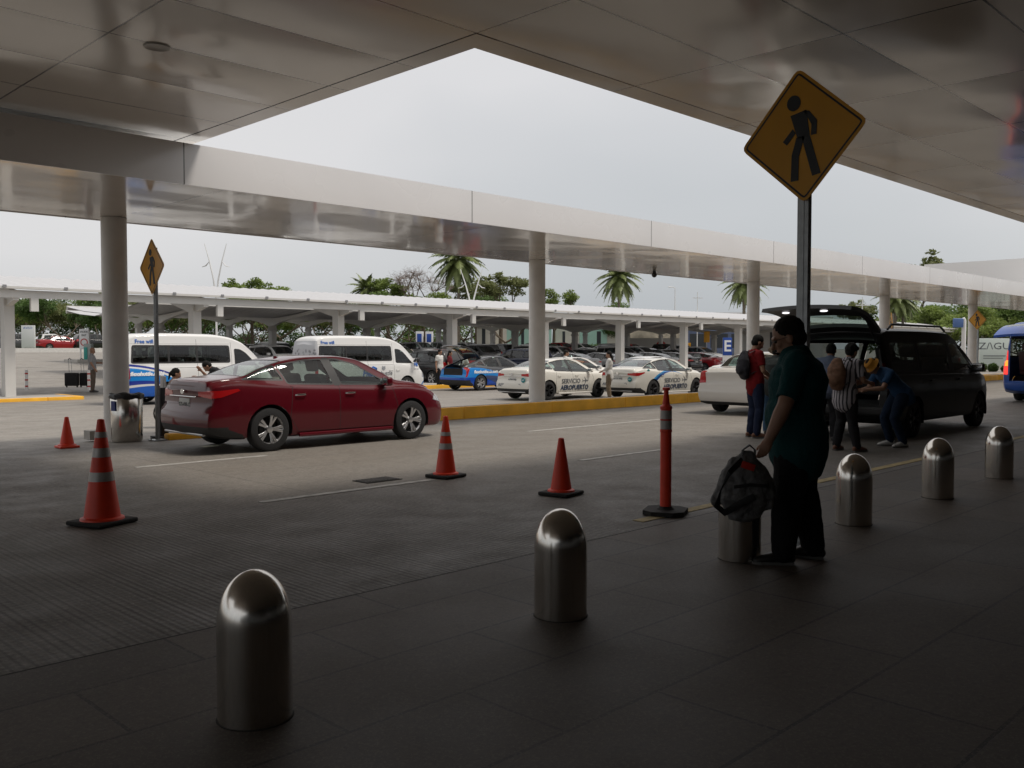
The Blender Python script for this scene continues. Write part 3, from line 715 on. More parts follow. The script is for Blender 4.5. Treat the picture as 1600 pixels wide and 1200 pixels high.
# ---- side window outlines are given in (x, z); each becomes a rubber surround and a pane
def make_car(name, label, cat, sp, pm, loc, rz, group=None, style='spoke10', rim=None, gl=None, detail=True, extra=None, nx=64, surround=None):
    t = thing(name, label, cat, loc, rz, group); b = Body(sp, nx); gl = gl or glass()
    RID = 10; wins = []; side = (0, 2)
    for kind in ('rx', 'fx'):
        b.carve(circ(sp[kind], sp['wr'], sp['wr']+sp.get('ag', .055)), side, (0, 1), 1, cond=lambda c: abs(c.y) > .52*sp['W'][len(sp['W'])//2][1])
    b.drop(1)
    if detail:       # dark door seams
        for p in sp.get('seams', []): b.carve(p, side, (1, 2), 2)
    for p in sp.get('black_side', []): b.carve(p, side, (1, 2, 3) if p[0][1] > .5 else (0, 1), 3)
    for p in sp.get('black_rear', []): b.carve(p, (1, 2), (5, 1, 0), 3, cond=lambda c: c.x < b.xr+.28)
    for i, w in enumerate(sp['wins']):
        w = rounded(w, sp.get('wrad', .045)); b.carve(w, side, (2, 1, 3), 4); b.carve(shrink(w, sp.get('trim', .024)), side, (2, 1, 3), RID+i); wins.append(RID+i)
    for i, (p, cond, nm) in enumerate(sp.get('top_glass', [])):
        p = rounded(p, .06); b.carve(p, (0, 1), (3, 2), 4, cond); b.carve(shrink(p, .022), (0, 1), (3, 2), 30+i, cond)
    for i, (p, ax, zn, cond, m, nm) in enumerate(sp.get('lamps', [])):
        b.carve(p, ax, zn, 40+i, cond)
    if extra: extra(t, b, 'carve')
    for r_ in wins: b.split(r_, 'window', gl, t, inset=.006)
    for i, (p, cond, nm) in enumerate(sp.get('top_glass', [])):
        if nm: b.split(30+i, nm, gl, t, inset=.004)
        else: b.drop(30+i)
    for i, (p, ax, zn, cond, m, nm) in enumerate(sp.get('lamps', [])):
        b.split(40+i, nm, m, t, inset=-.004 if m is not GAP else .004)
    if extra: extra(t, b, 'split')
    mats = [pm, GAP, BLACKP, surround or BLACKP]
    b2 = Body.__new__(Body); b2.__dict__.update(b.__dict__)
    body = b.finish('body', mats, t, {2: 1, 3: 2, 4: 3}); liner(t, sp, max(k[1] for k in sp['W']))
    add_wheels(t, sp, style, rim or mat('alloy_silver', (.55, .55, .56), .3, .9))
    if sp.get('mirror'): add_mirrors(t, *sp['mirror'], sp.get('mirror_m') or pm, sp.get('mirror_s', 1))
    if sp.get('handles'): add_handles(t, b2, sp['handles'][0], sp['handles'][1], sp.get('handle_m') or pm)
    for s_ in sp.get('seats', []): add_seat(t, *s_)
    if sp.get('seats'):
        mb = MB(); x, z, w = sp['dash']; mb.rbox((x, 0, z), (.42, w, .26), .08); mb.build('dashboard', DARKINT, t)
        mb = MB(); mb.lathe([(.17, .0), (.185, .012), (.2, 0), (.185, -.012)], (x-.36, .36, z+.08), 20, Matrix.Rotation(R(-68), 3, 'Y'), close=True); mb.build('steering_wheel', DARKINT, t)
    if extra: extra(t, b2, 'after')
    return t
def seam(x0, z0, x1, z1, w=.009):
    d = Vector((x1-x0, z1-z0)).normalized(); n = Vector((-d.y, d.x))*w/2
    return [(x0+n.x, z0+n.y), (x1+n.x, z1+n.y), (x1-n.x, z1-n.y), (x0-n.x, z0-n.y)]
def sedan_spec(roof=1.435):
    k = roof-1.435
    return dict(T=[(-2.30, .93), (-2.25, 1.045), (-2.16, 1.085), (-1.9, 1.11), (-1.72, 1.13), (-1.3, 1.275+k), (-.85, 1.385+k), (-.4, 1.43+k), (0, roof), (.35, 1.40+k), (.8, 1.215+k*.5), (1.18, 1.03), (1.5, .985), (1.85, .90), (2.1, .80), (2.22, .70), (2.27, .60)],
        B=[(-2.36, .88), (-2.2, .99), (-1.85, 1.03), (-1.4, 1.00), (-.6, .955), (0, .935), (.9, .90), (1.2, .905), (1.6, .87), (1.95, .78), (2.15, .68), (2.27, .54)],
        S=[(-2.36, .30), (-2.1, .22), (-1.5, .19), (1.5, .18), (2.1, .17), (2.27, .24)],
        W=[(-2.36, .70), (-2.28, .79), (-2.1, .845), (-1.7, .885), (-1.2, .893), (0, .888), (1.2, .893), (1.7, .865), (2.0, .80), (2.15, .72), (2.27, .58)],
        R=[(-2.36, .60), (-1.9, .66), (-1.5, .62), (-.9, .585), (0, .575), (.5, .60), (1.0, .70), (1.3, .76), (1.8, .70), (2.27, .45)],
        rear=[(.2, .10), (.3, .035), (.45, 0), (.62, .02), (.7, .07), (.85, .075), (.98, .05), (1.05, .03), (1.2, .1)], front=[(.15, .08), (.3, 0), (.5, .0), (.65, .05), (.8, .12), (1, .2)],
        wr=.33, rx=-1.35, fx=1.35, track=.775, ag=.05,
        wins=[[(-1.72, 1.075), (-1.05, 1.05), (-1.13, 1.30+k), (-1.35, 1.235+k)], [(-1.02, .995), (-.165, .965), (-.255, 1.388+k), (-.6, 1.375+k), (-1.10, 1.295+k)], [(-.045, .962), (.90, .935), (.955, .965), (.35, 1.30+k), (.0, 1.388+k), (-.135, 1.39+k)]],
        top_glass=[([(1.13, -.66), (.40, -.53), (.40, .53), (1.13, .66)], lambda c: c.x > .1, 'windscreen'), ([(-1.68, -.60), (-.95, -.52), (-.95, .52), (-1.68, .60)], lambda c: c.x < -.5, 'rear_window')],
        seams=[seam(-.10, .26, -.10, .96), seam(-1.01, .50, -.955, .97), seam(.95, .27, 1.06, .55), seam(1.06, .55, .96, .90), seam(-1.01, .50, -.86, .27), seam(-.86, .265, .95, .265, .007)],
        black_side=[[(-2.4, .18), (-1.72, .18), (-1.80, .28), (-2.0, .36), (-2.4, .43)], [(-.17, .955), (-.04, .955), (-.13, 1.40), (-.26, 1.40)]],
        black_rear=[[(-.9, .2), (.9, .2), (.9, .40), (-.9, .40)]],
        lamps=[([[(-2.42, .80), (-2.12, .83), (-2.12, .93), (-2.42, .93)], [(-2.12, .83), (-1.83, .925), (-1.86, .955), (-2.12, .93)]], (0, 2), (1, 2), None, TAIL, 'tail_light'),
               ([(-.9, .80), (-.42, .845), (-.42, .91), (-.9, .93)], (1, 2), (5,), lambda c: c.y < 0, TAIL, 'tail_light'), ([(.42, .845), (.9, .80), (.9, .93), (.42, .91)], (1, 2), (5,), lambda c: c.y > 0, TAIL, 'tail_light'),
               ([(1.86, .66), (2.3, .57), (2.3, .66), (2.1, .735), (1.92, .75)], (0, 2), (1, 2), None, CLEARL, 'headlight')],
        mirror=(.80, .82, 1.0), handles=((-.83, .10), .835), seats=[(-.1, .37, .55, .5, .55), (-.1, -.37, .55, .5, .55), (-1.0, 0, .55, 1.25, .5, False)], dash=(.85, .84, 1.2))
def sedan_extras(plate_txt, chrome=True, badge=True, flare=True, emblem=CHROME):
    def f(t, b, st):
        if st != 'after': return
        add_plate(t, -2.275, 0, .72, plate_txt)
        if chrome:
            mb = MB(); mb.rbox((-2.305, 0, .835), (.02, .84, .018), .006); mb.build('trim_bar', CHROME, t)
        mb = MB(); mb.tube([(-2.305, 0, .905), (-2.315, 0, .905)], [(.055, .038)]*2, side=(0, 1, 0), n=18); mb.build('badge', emblem, t)
        mb = MB(); mb.rbox((-2.285, 0, .285), (.05, 1.25, .035), .012); mb.build('bumper_trim', mat('silver_trim', (.5, .5, .5), .3, .7), t)
        mb = MB()
        for sd_ in (-1, 1): mb.tube([(-.85, sd_*.875, .215), (.95, sd_*.875, .215)], [(.018, .02)]*2, side=(0, 1, 0), n=8)
        o = MB(); o.tube([(-.85, -.868, .215), (.95, -.868, .215)], [(.022, .03)]*2, side=(0, 1, 0), n=8); o.build('sill', b.pm, t)
        o = MB(); o.tube([(-.85, .868, .215), (.95, .868, .215)], [(.022, .03)]*2, side=(0, 1, 0), n=8); o.build('sill', b.pm, t)
        mb = MB(); mb.prism([(-.06, 0), (.06, 0), (-.03, .035), (-.05, .035)], (-.72, 0, 1.39), (1, 0, 0), (0, 0, 1), .025); mb.build('roof_aerial', b.pm, t)
    return f
Body.pm = WHITE
def fit_side(b, off=.011):
    def f(p):
        s_ = -1 if p.y < 0 else 1; return Vector((p.x, s_*(b.ysurf(p.x, p.z)+off)+(p.y-s_*1.0)*1, p.z))
    return f
def side_text(t, b, s, size, x, z, m, side=-1, **kw):
    U = (1, 0, 0) if side < 0 else (-1, 0, 0)
    return text_obj(s, size, (x, side*1.0, z), U, (0, 0, 1), m, t, fit=fit_side(b), ext=.0015, **kw)
# the red sedan in front
REDP = mat('dark_red_paint', (.095, .002, .008), .45, 0, .9, spec=.12)
Body.pm = REDP
sp = sedan_spec(); sp['handle_m'] = CHROME
make_car('sedan_car', 'dark red sedan standing in the lane nearest the walkway canopy', 'car', sp, REDP, (8.52, 13.1, 0), 0, None, 'spoke10', mat('alloy_bright', (.62, .62, .63), .28, .85), extra=sedan_extras('YZJ-498-C'), nx=90)

# ------------------------------------------------------------------ other vehicles
WHITEP = paint('white_car_paint', (.68, .66, .62))
def pal(n, c): return paint(n, c)
INK = mat('dark_blue_lettering', (.03, .05, .10), .5); GREYINK = mat('grey_lettering', (.10, .11, .13), .5); WINK = mat('white_lettering', (.8, .82, .85), .5); BLUEINK = mat('blue_lettering', (.02, .12, .45), .4)
TEAL = mat('teal_sticker', (.02, .22, .24), .4)
def plane_mark(t, b, x, z, sc, m):
    """little aeroplane symbol"""
    mb = MB(); P = []
    def seg(x0, z0, x1, z1, w0, w1):
        d = Vector((x1-x0, z1-z0)).normalized(); n = Vector((-d.y, d.x))
        q = [(x0+n.x*w0, z0+n.y*w0), (x1+n.x*w1, z1+n.y*w1), (x1-n.x*w1, z1-n.y*w1), (x0-n.x*w0, z0-n.y*w0)]
        mb.prism([(x+a*sc, z+c*sc) for a, c in q], (0, -1, 0), (1, 0, 0), (0, 0, 1), .003)
    seg(-1, -.05, 1, 0, .05, .09); seg(.25, 0, -.35, .95, .13, .03); seg(.25, 0, -.35, -.95, .13, .03); seg(-.85, 0, -1.1, .38, .07, .03); seg(-.85, 0, -1.1, -.38, .07, .03)
    me = mb.mesh('aeroplane_symbol', m, False); f = fit_side(b)
    for v in me.vertices: v.co = f(v.co)
    link('aeroplane_symbol', me, t)
def taxi_extra(swoosh):
    base = sedan_extras('A-123-XYZ' if swoosh else 'A-704-YRB', True)
    def f(t, b, st):
        base(t, b, st)
        if st != 'after': return
        side_text(t, b, 'SERVICIO', .225, -.22, .63, GREYINK, bold=.002, sx=1.06); side_text(t, b, 'AEROPUERTO', .235, -.02, .40, INK, bold=.007, sx=1.0)
        plane_mark(t, b, .55, .64, .15, GREYINK)
        text_obj('AEROPUERTO', .15, (-2.33, .12, .52), (0, -1, 0), (0, 0, 1), INK, t, shear=.2, sx=1.15, ext=.001)
        mb = MB(); mb.cyl((-2.30, -.55, .70), (-2.325, -.55, .70), .085, n=20); mb.build('round_sticker', TEAL, t)
        text_obj('800', .07, (-2.328, -.55, .70), (0, -1, 0), (0, 0, 1), WINK, t, ext=.001)
        if swoosh:
            mb = MB(); y = b.ysurf(-1.62, 1.0); mb.cyl((-1.62, -y+.005, .98), (-1.62, -y-.006, .98), .075, n=20); mb.build('round_sticker', TEAL, t)
    return f
Body.pm = WHITEP
BLACKRIM = mat('black_alloy', (.02, .02, .022), .3, .6)
ts = sedan_spec(); CLEARG = glass('clear_window_glass', (.60, .74, .70), .12)
def gp(o, z=None): return o
make_car('taxi_car', 'white airport taxi right behind the thick round column', 'taxi', ts, livery('taxi_white_plain', (.68, .66, .60), [(-1.55, .60, .62, .52, (.02, .06, .22)), (-1.50, .58, .60, .52, (.68, .66, .60))]), (24.65, 22.2, -.22), 0, 'white airport taxis', 'black5', BLACKRIM, CLEARG, extra=taxi_extra(False), nx=76)
SW = livery('taxi_white_swoosh', (.68, .66, .60), [(-.35, .02, 1.42, .98, (.03, .25, .55)), (-.28, -.02, 1.40, .99, (.015, .07, .26)), (-.18, -.06, 1.36, 1.0, (.68, .66, .60))])
make_car('taxi_car', 'white airport taxi with a curved blue stripe ahead of the rear wheel', 'taxi', sedan_spec(), SW, (27.95, 20.2, -.22), 0, 'white airport taxis', 'black5', BLACKRIM, CLEARG, extra=taxi_extra(True), nx=76)
# white taxi in the second lane, door open
def f8_extra(t, b, st):
    sedan_extras('A-551-YRC')(t, b, st)
    if st == 'after':
        side_text(t, b, 'F8', .22, -1.72, .80, BLUEINK, bold=.006)
make_car('sedan_car', 'white sedan behind the airport taxis, beside a pointing man', 'car', sedan_spec(), WHITEP, (29.3, 25.6, -.22), 0, None, 'spoke10', None, None, extra=f8_extra, nx=64)
DKB = livery('navy_white_paint', (.68, .68, .67), [(-3.0, .70, 1.75, .75, (.01, .015, .05))])
make_car('sedan_car', 'white sedan with navy tail between the taxis and the carport', 'car', sedan_spec(1.45), DKB, (33.6, 24.6, -.22), 0, None, 'spoke10', None, None, extra=sedan_extras('YZK-210-B'), nx=64)
make_car('sedan_car', 'white sedan with lit tail lamps half behind the small white saloon', 'car', sedan_spec(), WHITEP, (34.4, 19.9, -.22), 0, None, 'spoke10', None, None, extra=sedan_extras('YYC-882-A'), nx=64)
# small white saloon at the kerb, tall tail lamps
vs = sedan_spec(1.47)
vs['T'] = [(-2.16, 1.0), (-2.12, 1.065), (-2.05, 1.09), (-1.85, 1.105), (-1.66, 1.12), (-1.25, 1.33), (-.85, 1.43), (-.4, 1.47), (0, 1.475), (.35, 1.43), (.8, 1.22), (1.15, 1.05), (1.5, 1.0), (1.85, .92), (2.05, .82), (2.15, .72), (2.2, .6)]
vs['lamps'] = [([(-.90, .72), (-.64, .74), (-.66, 1.03), (-.90, 1.02)], (1, 2), (5,), lambda c: c.y < 0, TAILLIT if 0 else TAIL, 'tail_light'), ([(.64, .74), (.90, .72), (.90, 1.02), (.66, 1.03)], (1, 2), (5,), lambda c: c.y > 0, TAIL, 'tail_light'),
    ([(-2.3, .72), (-1.98, .76), (-2.02, 1.02), (-2.3, 1.02)], (0, 2), (1, 2), None, TAIL, 'tail_light')]
vs['black_side'] = [[(-.17, .955), (-.04, .955), (-.13, 1.43), (-.26, 1.43)]]; vs['black_rear'] = [[(-.8, .2), (.8, .2), (.8, .30), (-.8, .30)]]
vs['rear'] = [(.2, .12), (.3, .03), (.45, -.02), (.62, -.02), (.66, .05), (.85, .06), (1.0, .05), (1.2, .1)]
vs['wins'] = [[(-1.02, 1.0), (-.165, .98), (-.255, 1.42), (-.6, 1.41), (-1.0, 1.33)], [(-.045, .975), (.90, .945), (.955, .975), (.35, 1.34), (.0, 1.42), (-.135, 1.42)]]
vs['top_glass'][1] = ([(-1.62, -.60), (-.95, -.52), (-.95, .52), (-1.62, .60)], lambda c: c.x < -.5, 'rear_window')
vs['rx'], vs['fx'], vs['wr'] = -1.26, 1.29, .30; vs['ag'] = .045
def vento_extra(t, b, st):
    if st != 'after': return
    add_plate(t, -2.20, 0, .46, 'UU-498-C'); mb = MB(); mb.tube([(-2.10, 0, .90), (-2.125, 0, .90)], [(.062, .062)]*2, n=20); mb.build('badge', CHROME, t)
    mb = MB(); mb.tube([(-2.118, 0, .90), (-2.13, 0, .90)], [(.048, .048)]*2, n=20); mb.build('badge_centre', BLACKP, t)
    mb = MB(); mb.tube([(-2.122, -.03, .92), (-2.134, 0, .875), (-2.122, .03, .92)], [.008]*3, n=6); mb.build('badge_letter', CHROME, t)
Body.pm = WHITEP
make_car('sedan_car', 'small white saloon with tall red tail lamps behind the man in red', 'car', vs, WHITEP, (20.95, 11.5, 0), 0, None, 'steel', BLACKRIM, CLEARG, extra=vento_extra, nx=76)

# liftback with its tail open
BLU = livery('blue_grey_liftback', (.055, .058, .065), [(-1.75, .18, 1.95, .80, (.01, .22, .62)), (-.9, -.02, 1.45, .66, (.05, .07, .16)), (-1.85, -.05, 1.7, .62, (.008, .07, .42))])
ps = sedan_spec(1.47)
ps['T'] = [(-2.2, .95), (-2.16, 1.0), (-2.05, 1.06), (-1.7, 1.16), (-1.3, 1.30), (-.8, 1.42), (-.3, 1.47), (.1, 1.47), (.5, 1.38), (.95, 1.18), (1.35, 1.0), (1.6, .95), (1.9, .86), (2.1, .76), (2.27, .6)]
ps['B'] = [(-2.2, .90), (-2.05, .98), (-1.6, 1.03), (-1.0, .99), (-.3, .95), (.5, .92), (1.2, .90), (1.6, .85), (2.0, .74), (2.27, .54)]
ps['wins'] = [[(-1.55, 1.07), (-1.02, 1.03), (-1.10, 1.29), (-1.3, 1.23)], [(-.98, 1.01), (-.15, .98), (-.22, 1.42), (-.6, 1.39), (-1.05, 1.28)], [(-.03, .975), (.98, .95), (1.05, .97), (.45, 1.31), (.1, 1.42), (-.12, 1.42)]]
ps['top_glass'] = [([(1.25, -.66), (.45, -.53), (.45, .53), (1.25, .66)], lambda c: c.x > .1, 'windscreen'), ([(-2.6, -.58), (-.95, -.54), (-.95, .54), (-2.6, .58)], lambda c: c.x < -.9, None)]
ps['lamps'] = [([(-2.3, .55), (-2.1, .60), (-1.95, .93), (-2.08, 1.0), (-2.3, .95)], (0, 2), (1, 2), None, TAIL, 'tail_light'), ([(-.60, .66), (.60, .66), (.62, 1.1), (-.62, 1.1)], (1, 2), (5,), None, GAP, 'boot_opening'),
    ([(1.86, .66), (2.3, .57), (2.3, .66), (2.1, .735), (1.92, .75)], (0, 2), (1, 2), None, CLEARL, 'headlight')]
ps['black_rear'] = [[(-.9, .2), (.9, .2), (.9, .46), (-.9, .46)]]; ps['black_side'] = [[(-2.4, .18), (-1.72, .18), (-1.80, .3), (-2.0, .42), (-2.4, .5)], [(-.17, .955), (-.02, .955), (-.11, 1.43), (-.24, 1.43)]]
def hatch(t, hinge, L_, w, ang, m, glassm, thick=.07, dip=.35, glz=(.28, .72), lamps=False):
    """raised tailgate: a bowed panel with a window, hinged at the roof; ang is measured above horizontal, pointing back"""
    hx, hz = hinge; n = 12; prof = []
    a = ang
    for i in range(n+1):
        u = i/n; prof.append((u*L_, -dip*L_*.35*(u**2.2)))
    def P(u, wv, off):
        i = min(n-1, int(u*n)); k = u*n-i; px = prof[i][0]+(prof[i+1][0]-prof[i][0])*k; pz = prof[i][1]+(prof[i+1][1]-prof[i][1])*k-off
        ww = w*(1-.10*(1-u)) ; yy = wv*ww; pz -= .05*(wv*2)**2*1.0
        return (hx-px*math.cos(a)-pz*math.sin(a)*0-(-pz)*math.sin(a)*(-1)*0-pz*0 - 0 + (pz*math.sin(a)), yy, hz+px*math.sin(a)+pz*math.cos(a))
    e = MB(); ny = 10
    def grid(u0, u1, v0, v1, nu, nv, name, mm, th):
        mb = MB(); V = []
        for lay in (0, th):
            for i in range(nu+1):
                for j in range(nv+1): V.append(P(u0+(u1-u0)*i/nu, v0+(v1-v0)*j/nv, lay))
        K = (nu+1)*(nv+1); F = []
        for i in range(nu):
            for j in range(nv):
                q = i*(nv+1)+j; F.append((q, q+1, q+nv+2, q+nv+1)); F.append((K+q, K+q+nv+1, K+q+nv+2, K+q+1))
        for i in range(nu):
            q = i*(nv+1); F.append((q, q+nv+1, K+q+nv+1, K+q)); q += nv; F.append((q, K+q, K+q+nv+1, q+nv+1))
        for j in range(nv): F.append((j, K+j, K+j+1, j+1)); q = nu*(nv+1)+j; F.append((q, q+1, K+q+1, K+q))
        mb.add(V, F); return mb
    g_ = MB()
    for args in ((0, glz[0], -.5, .5, 4, 12), (glz[1], 1, -.5, .5, 4, 12), (glz[0], glz[1], -.5, -.42, 5, 2), (glz[0], glz[1], .42, .5, 5, 2)):
        k = grid(*args, '', None, thick); g_.add(k.v, k.f)
    o = g_.build('tailgate', m, t)
    grid(glz[0], glz[1], -.42, .42, 5, 8, '', None, .008).build('tailgate_window', glassm, o)
    for s_ in (-1, 1):
        p = P(.45, s_*.46, thick+.01); q = (hx+.05, s_*w*.47, hz-.55); mb = MB(); mb.cyl(p, q, .012, n=8); mb.build('gas_strut', BLACKP, o)
    if lamps:
        for s_ in (-.12, .32):
            p = P(.80, s_, thick+.02); mb = MB(); mb.ball(p, (.03, .07, .015), 12, 8); mb.build('lamp', mat('lit_lamp', (1, 1, 1), .3, emit=(1, .97, 1), estr=1.0), o)
    return P
def prius_extra(t, b, st):
    if st == 'after':
        side_text(t, b, 'flexshuttlecab.com', .185, -1.05, .80, WINK, bold=.007, shear=.15)
        hatch(t, (-.98, 1.44), 1.22, 1.18, R(44), mat('dark_grey_panel', (.03, .03, .033), .35, 0, 1), glass(), dip=1.1, glz=(.22, .72))
        mb = MB(); mb.bx((-2.1, -.6, .62), (-1.1, .6, .66)); mb.build('boot_floor', DARKINT, t, False)
        mb = MB(); mb.rbox((-1.9, -.1, .70), (.3, .5, .1), .04); mb.build('boot_mat', mat('grey_bag_cloth', (.2, .2, .19), .8), t)
Body.pm = BLU
make_car('hatchback_car', 'blue and grey shuttle car with its tailgate raised', 'car', ps, BLU, (28.0, 29.2, -.22), 0, None, 'spoke5', None, glass(), extra=prius_extra, nx=72)

# high-roof shuttle vans
def van_spec():
    return dict(T=[(-2.60, 1.95), (-2.57, 2.12), (-2.48, 2.20), (-2.2, 2.255), (-1, 2.285), (.3, 2.27), (.9, 2.20), (1.35, 2.05), (1.75, 1.74), (2.1, 1.36), (2.3, 1.13), (2.45, 1.0), (2.57, .88), (2.63, .72)],
        B=[(-2.6, 1.22), (0, 1.22), (1.2, 1.20), (1.9, 1.12), (2.2, 1.02), (2.45, .88), (2.63, .60)],
        S=[(-2.6, .34), (-2.2, .24), (2.1, .22), (2.63, .28)],
        W=[(-2.6, .86), (-2.5, .91), (-2.2, .935), (0, .94), (1.4, .94), (2.0, .92), (2.35, .87), (2.52, .80), (2.63, .66)],
        R=[(-2.6, .72), (-2.2, .75), (0, .75), (1.2, .74), (1.8, .78), (2.2, .82), (2.63, .5)], rail=.20,
        black_side=[rounded([(-2.46, 1.30), (.90, 1.30), (.90, 1.89), (-2.40, 1.89)], .08)],
        rear=[(.3, .03), (.5, -.02), (.8, .02), (1.3, .02), (1.9, .06), (2.25, .12)], front=[(.2, .06), (.4, 0), (.7, .0), (1, .04)], bulge=.03,
        wr=.335, rx=-1.30, fx=1.60, track=.80, ag=.06, wrad=.07, trim=.02,
        wins=[[(-2.42, 1.33), (-1.25, 1.33), (-1.25, 1.86), (-2.36, 1.86)], [(-1.22, 1.33), (-.30, 1.33), (-.30, 1.86), (-1.22, 1.86)], [(-.26, 1.33), (.76, 1.33), (.86, 1.42), (.86, 1.76), (.76, 1.86), (-.26, 1.86)], [(1.06, 1.22), (1.93, 1.20), (1.50, 1.64), (1.30, 1.76), (1.06, 1.78)]],
        top_glass=[([(2.22, -.70), (1.45, -.62), (1.45, .62), (2.22, .70)], lambda c: c.x > 1, 'windscreen')],
        seams=[seam(.95, .30, .95, 2.05), seam(-.28, .3, -.28, 2.1), seam(-1.0, 1.16, .93, 1.16), seam(1.98, .75, 2.02, 1.18), seam(-2.45, 1.93, .9, 1.93, .006)],
        lamps=[([(2.38, .66), (2.7, .60), (2.7, .98), (2.42, .95)], (0, 2), (1, 2), None, CLEARL, 'headlight'),
               ([(-2.7, .82), (-2.51, .82), (-2.51, 1.16), (-2.7, 1.16)], (0, 2), (1, 2), None, TAIL, 'tail_light'),
               ([(-.75, 1.28), (.75, 1.28), (.70, 1.85), (-.70, 1.85)], (1, 2), (5,), None, mat('dark_rear_glass', (.05, .07, .09), .05), 'rear_window'),
               ([(-.93, .82), (-.80, .82), (-.80, 1.16), (-.93, 1.16)], (1, 2), (5,), None, TAIL, 'tail_light')],
        mirror=(1.98, .90, 1.33), mirror_m=BLACKP, mirror_s=1.3, handles=((.78, 1.12), .95), handle_m=None,
        seats=[(1.15, .42, .85, .5, .6), (1.15, -.42, .85, .5, .6), (.2, -.35, .85, .9, .6), (.2, .5, .85, .45, .6), (-.7, -.35, .85, .9, .6), (-.7, .5, .85, .45, .6), (-1.6, -.35, .85, .9, .6), (-1.6, .5, .85, .45, .6)], dash=(1.75, 1.5, 1.08))
VW_ = (.72, .72, .71)
LIV1 = livery('shuttle_blue_print', VW_, [(-3.0, .15, 2.62, 1.16, (.012, .03, .26)), (-3.0, .12, 2.66, 1.115, VW_), (-3.0, .06, 2.55, 1.13, (.01, .22, .62)), (-2.2, -.25, 2.2, 1.02, (.012, .035, .30)), (-1.9, -.32, 2.25, .98, VW_), (-1.75, -.38, 2.3, .98, (.01, .11, .50))])
LIV2 = livery('shuttle_white_print', VW_, [(2.75, .2, .42, .36, (.01, .16, .5)), (2.72, .12, .36, .36, VW_), (2.8, .1, .5, .3, (.01, .1, .45))])
def van_common(t, b, free_x):
    side_text(t, b, 'Free wifi', .17, free_x, 2.0, BLUEINK, bold=.004)
def van1_extra(t, b, st):
    if st != 'after': return
    van_common(t, b, -2.0); side_text(t, b, 'flexshuttle.mobi', .165, -1.98, .98, WINK, bold=.01, shear=.2)
    add_plate(t, -2.62, .2, .62, 'A-21-BCD')
def van2_extra(t, b, st):
    if st == 'carve':
        b.carve([(-2.7, 1.22), (-2.44, 1.22), (-2.44, 2.05), (-2.7, 2.1)], (0, 2), (1, 2, 3), 60); b.carve([(-.9, 1.22), (.9, 1.22), (.9, 2.12), (-.9, 2.12)], (1, 2), (5,), 60); return
    if st == 'split':
        m, nt, bs = nodes_of('rear_advert_print'); q = NB(nt); tc = q.n('ShaderNodeTexCoord'); sp = q.n('ShaderNodeSeparateXYZ'); q.l(tc.outputs['Object'], sp.inputs[0])
        v = q.n('ShaderNodeTexVoronoi'); v.inputs['Scale'].default_value = 7; q.l(tc.outputs['Object'], v.inputs[0])
        c = q.mix(q.rng(v.outputs[0], .1, .5), (.10, .10, .11), (.42, .42, .44)); c = q.mix(q.rng(sp.outputs[2], 1.72, 1.80), c, (.45, .46, .48)); q.l(c, bs.inputs['Base Color']); bs.inputs['Roughness'].default_value = .3
        b.split(60, 'advert_panel', m, t, inset=-.003); return
    van_common(t, b, -2.02)
    O = MB()
    pts = [(-.30, 1.02), (-.12, 1.10), (.02, 1.03), (.04, .86), (-.08, .70), (-.30, .62)]
    O.tube([(x+.05, -1.0, z-.02) for x, z in pts], [(.012, .002), (.035, .002), (.05, .002), (.05, .002), (.035, .002), (.008, .002)], side=(0.3, 0, 1), n=6)
    me = O.mesh('logo_arc', BLUEINK); f = fit_side(b)
    for v in me.vertices: v.co = f(v.co)
    link('logo_arc', me, t)
    side_text(t, b, 'Flex', .34, -.30, .83, BLUEINK, bold=.012, shear=.2); side_text(t, b, 'shuttle', .24, .50, .83, GREYINK, shear=.2); side_text(t, b, 'Plus', .15, .42, .62, BLUEINK, shear=.3)
    side_text(t, b, 'F8', .2, 2.10, .99+.15, BLUEINK, bold=.008); side_text(t, b, 'MCV-2018', .06, 2.08, .97, GREYINK); 
    mb = MB(); mb.prism([(.34, 1.0), (.42, .94), (.50, 1.0), (.49, 1.12), (.42, 1.08), (.35, 1.12)], (0, -.945, 0), (1, 0, 0), (0, 0, 1), .004); mb.build('deer_mark', mat('pale_grey_print', (.3, .32, .35), .5), t)
v1 = van_spec(); v1['handle_m'] = WHITE; v2 = van_spec(); v2['handle_m'] = WHITE
Body.pm = LIV1
make_car('shuttle_van', 'white high-roof shuttle van with blue printed rear, left of the red car', 'van', v1, LIV1, (14.32, 29.35, -.22), 0, 'shuttle vans', 'steel', None, glass('van_glass', (.30, .34, .33), .06), extra=van1_extra, nx=80)
make_car('shuttle_van', 'white high-roof shuttle van with grey advert on its rear corner', 'van', v2, LIV2, (21.2, 29.4, -.22), 0, 'shuttle vans', 'steel', None, glass('van_glass'), extra=van2_extra, nx=80)

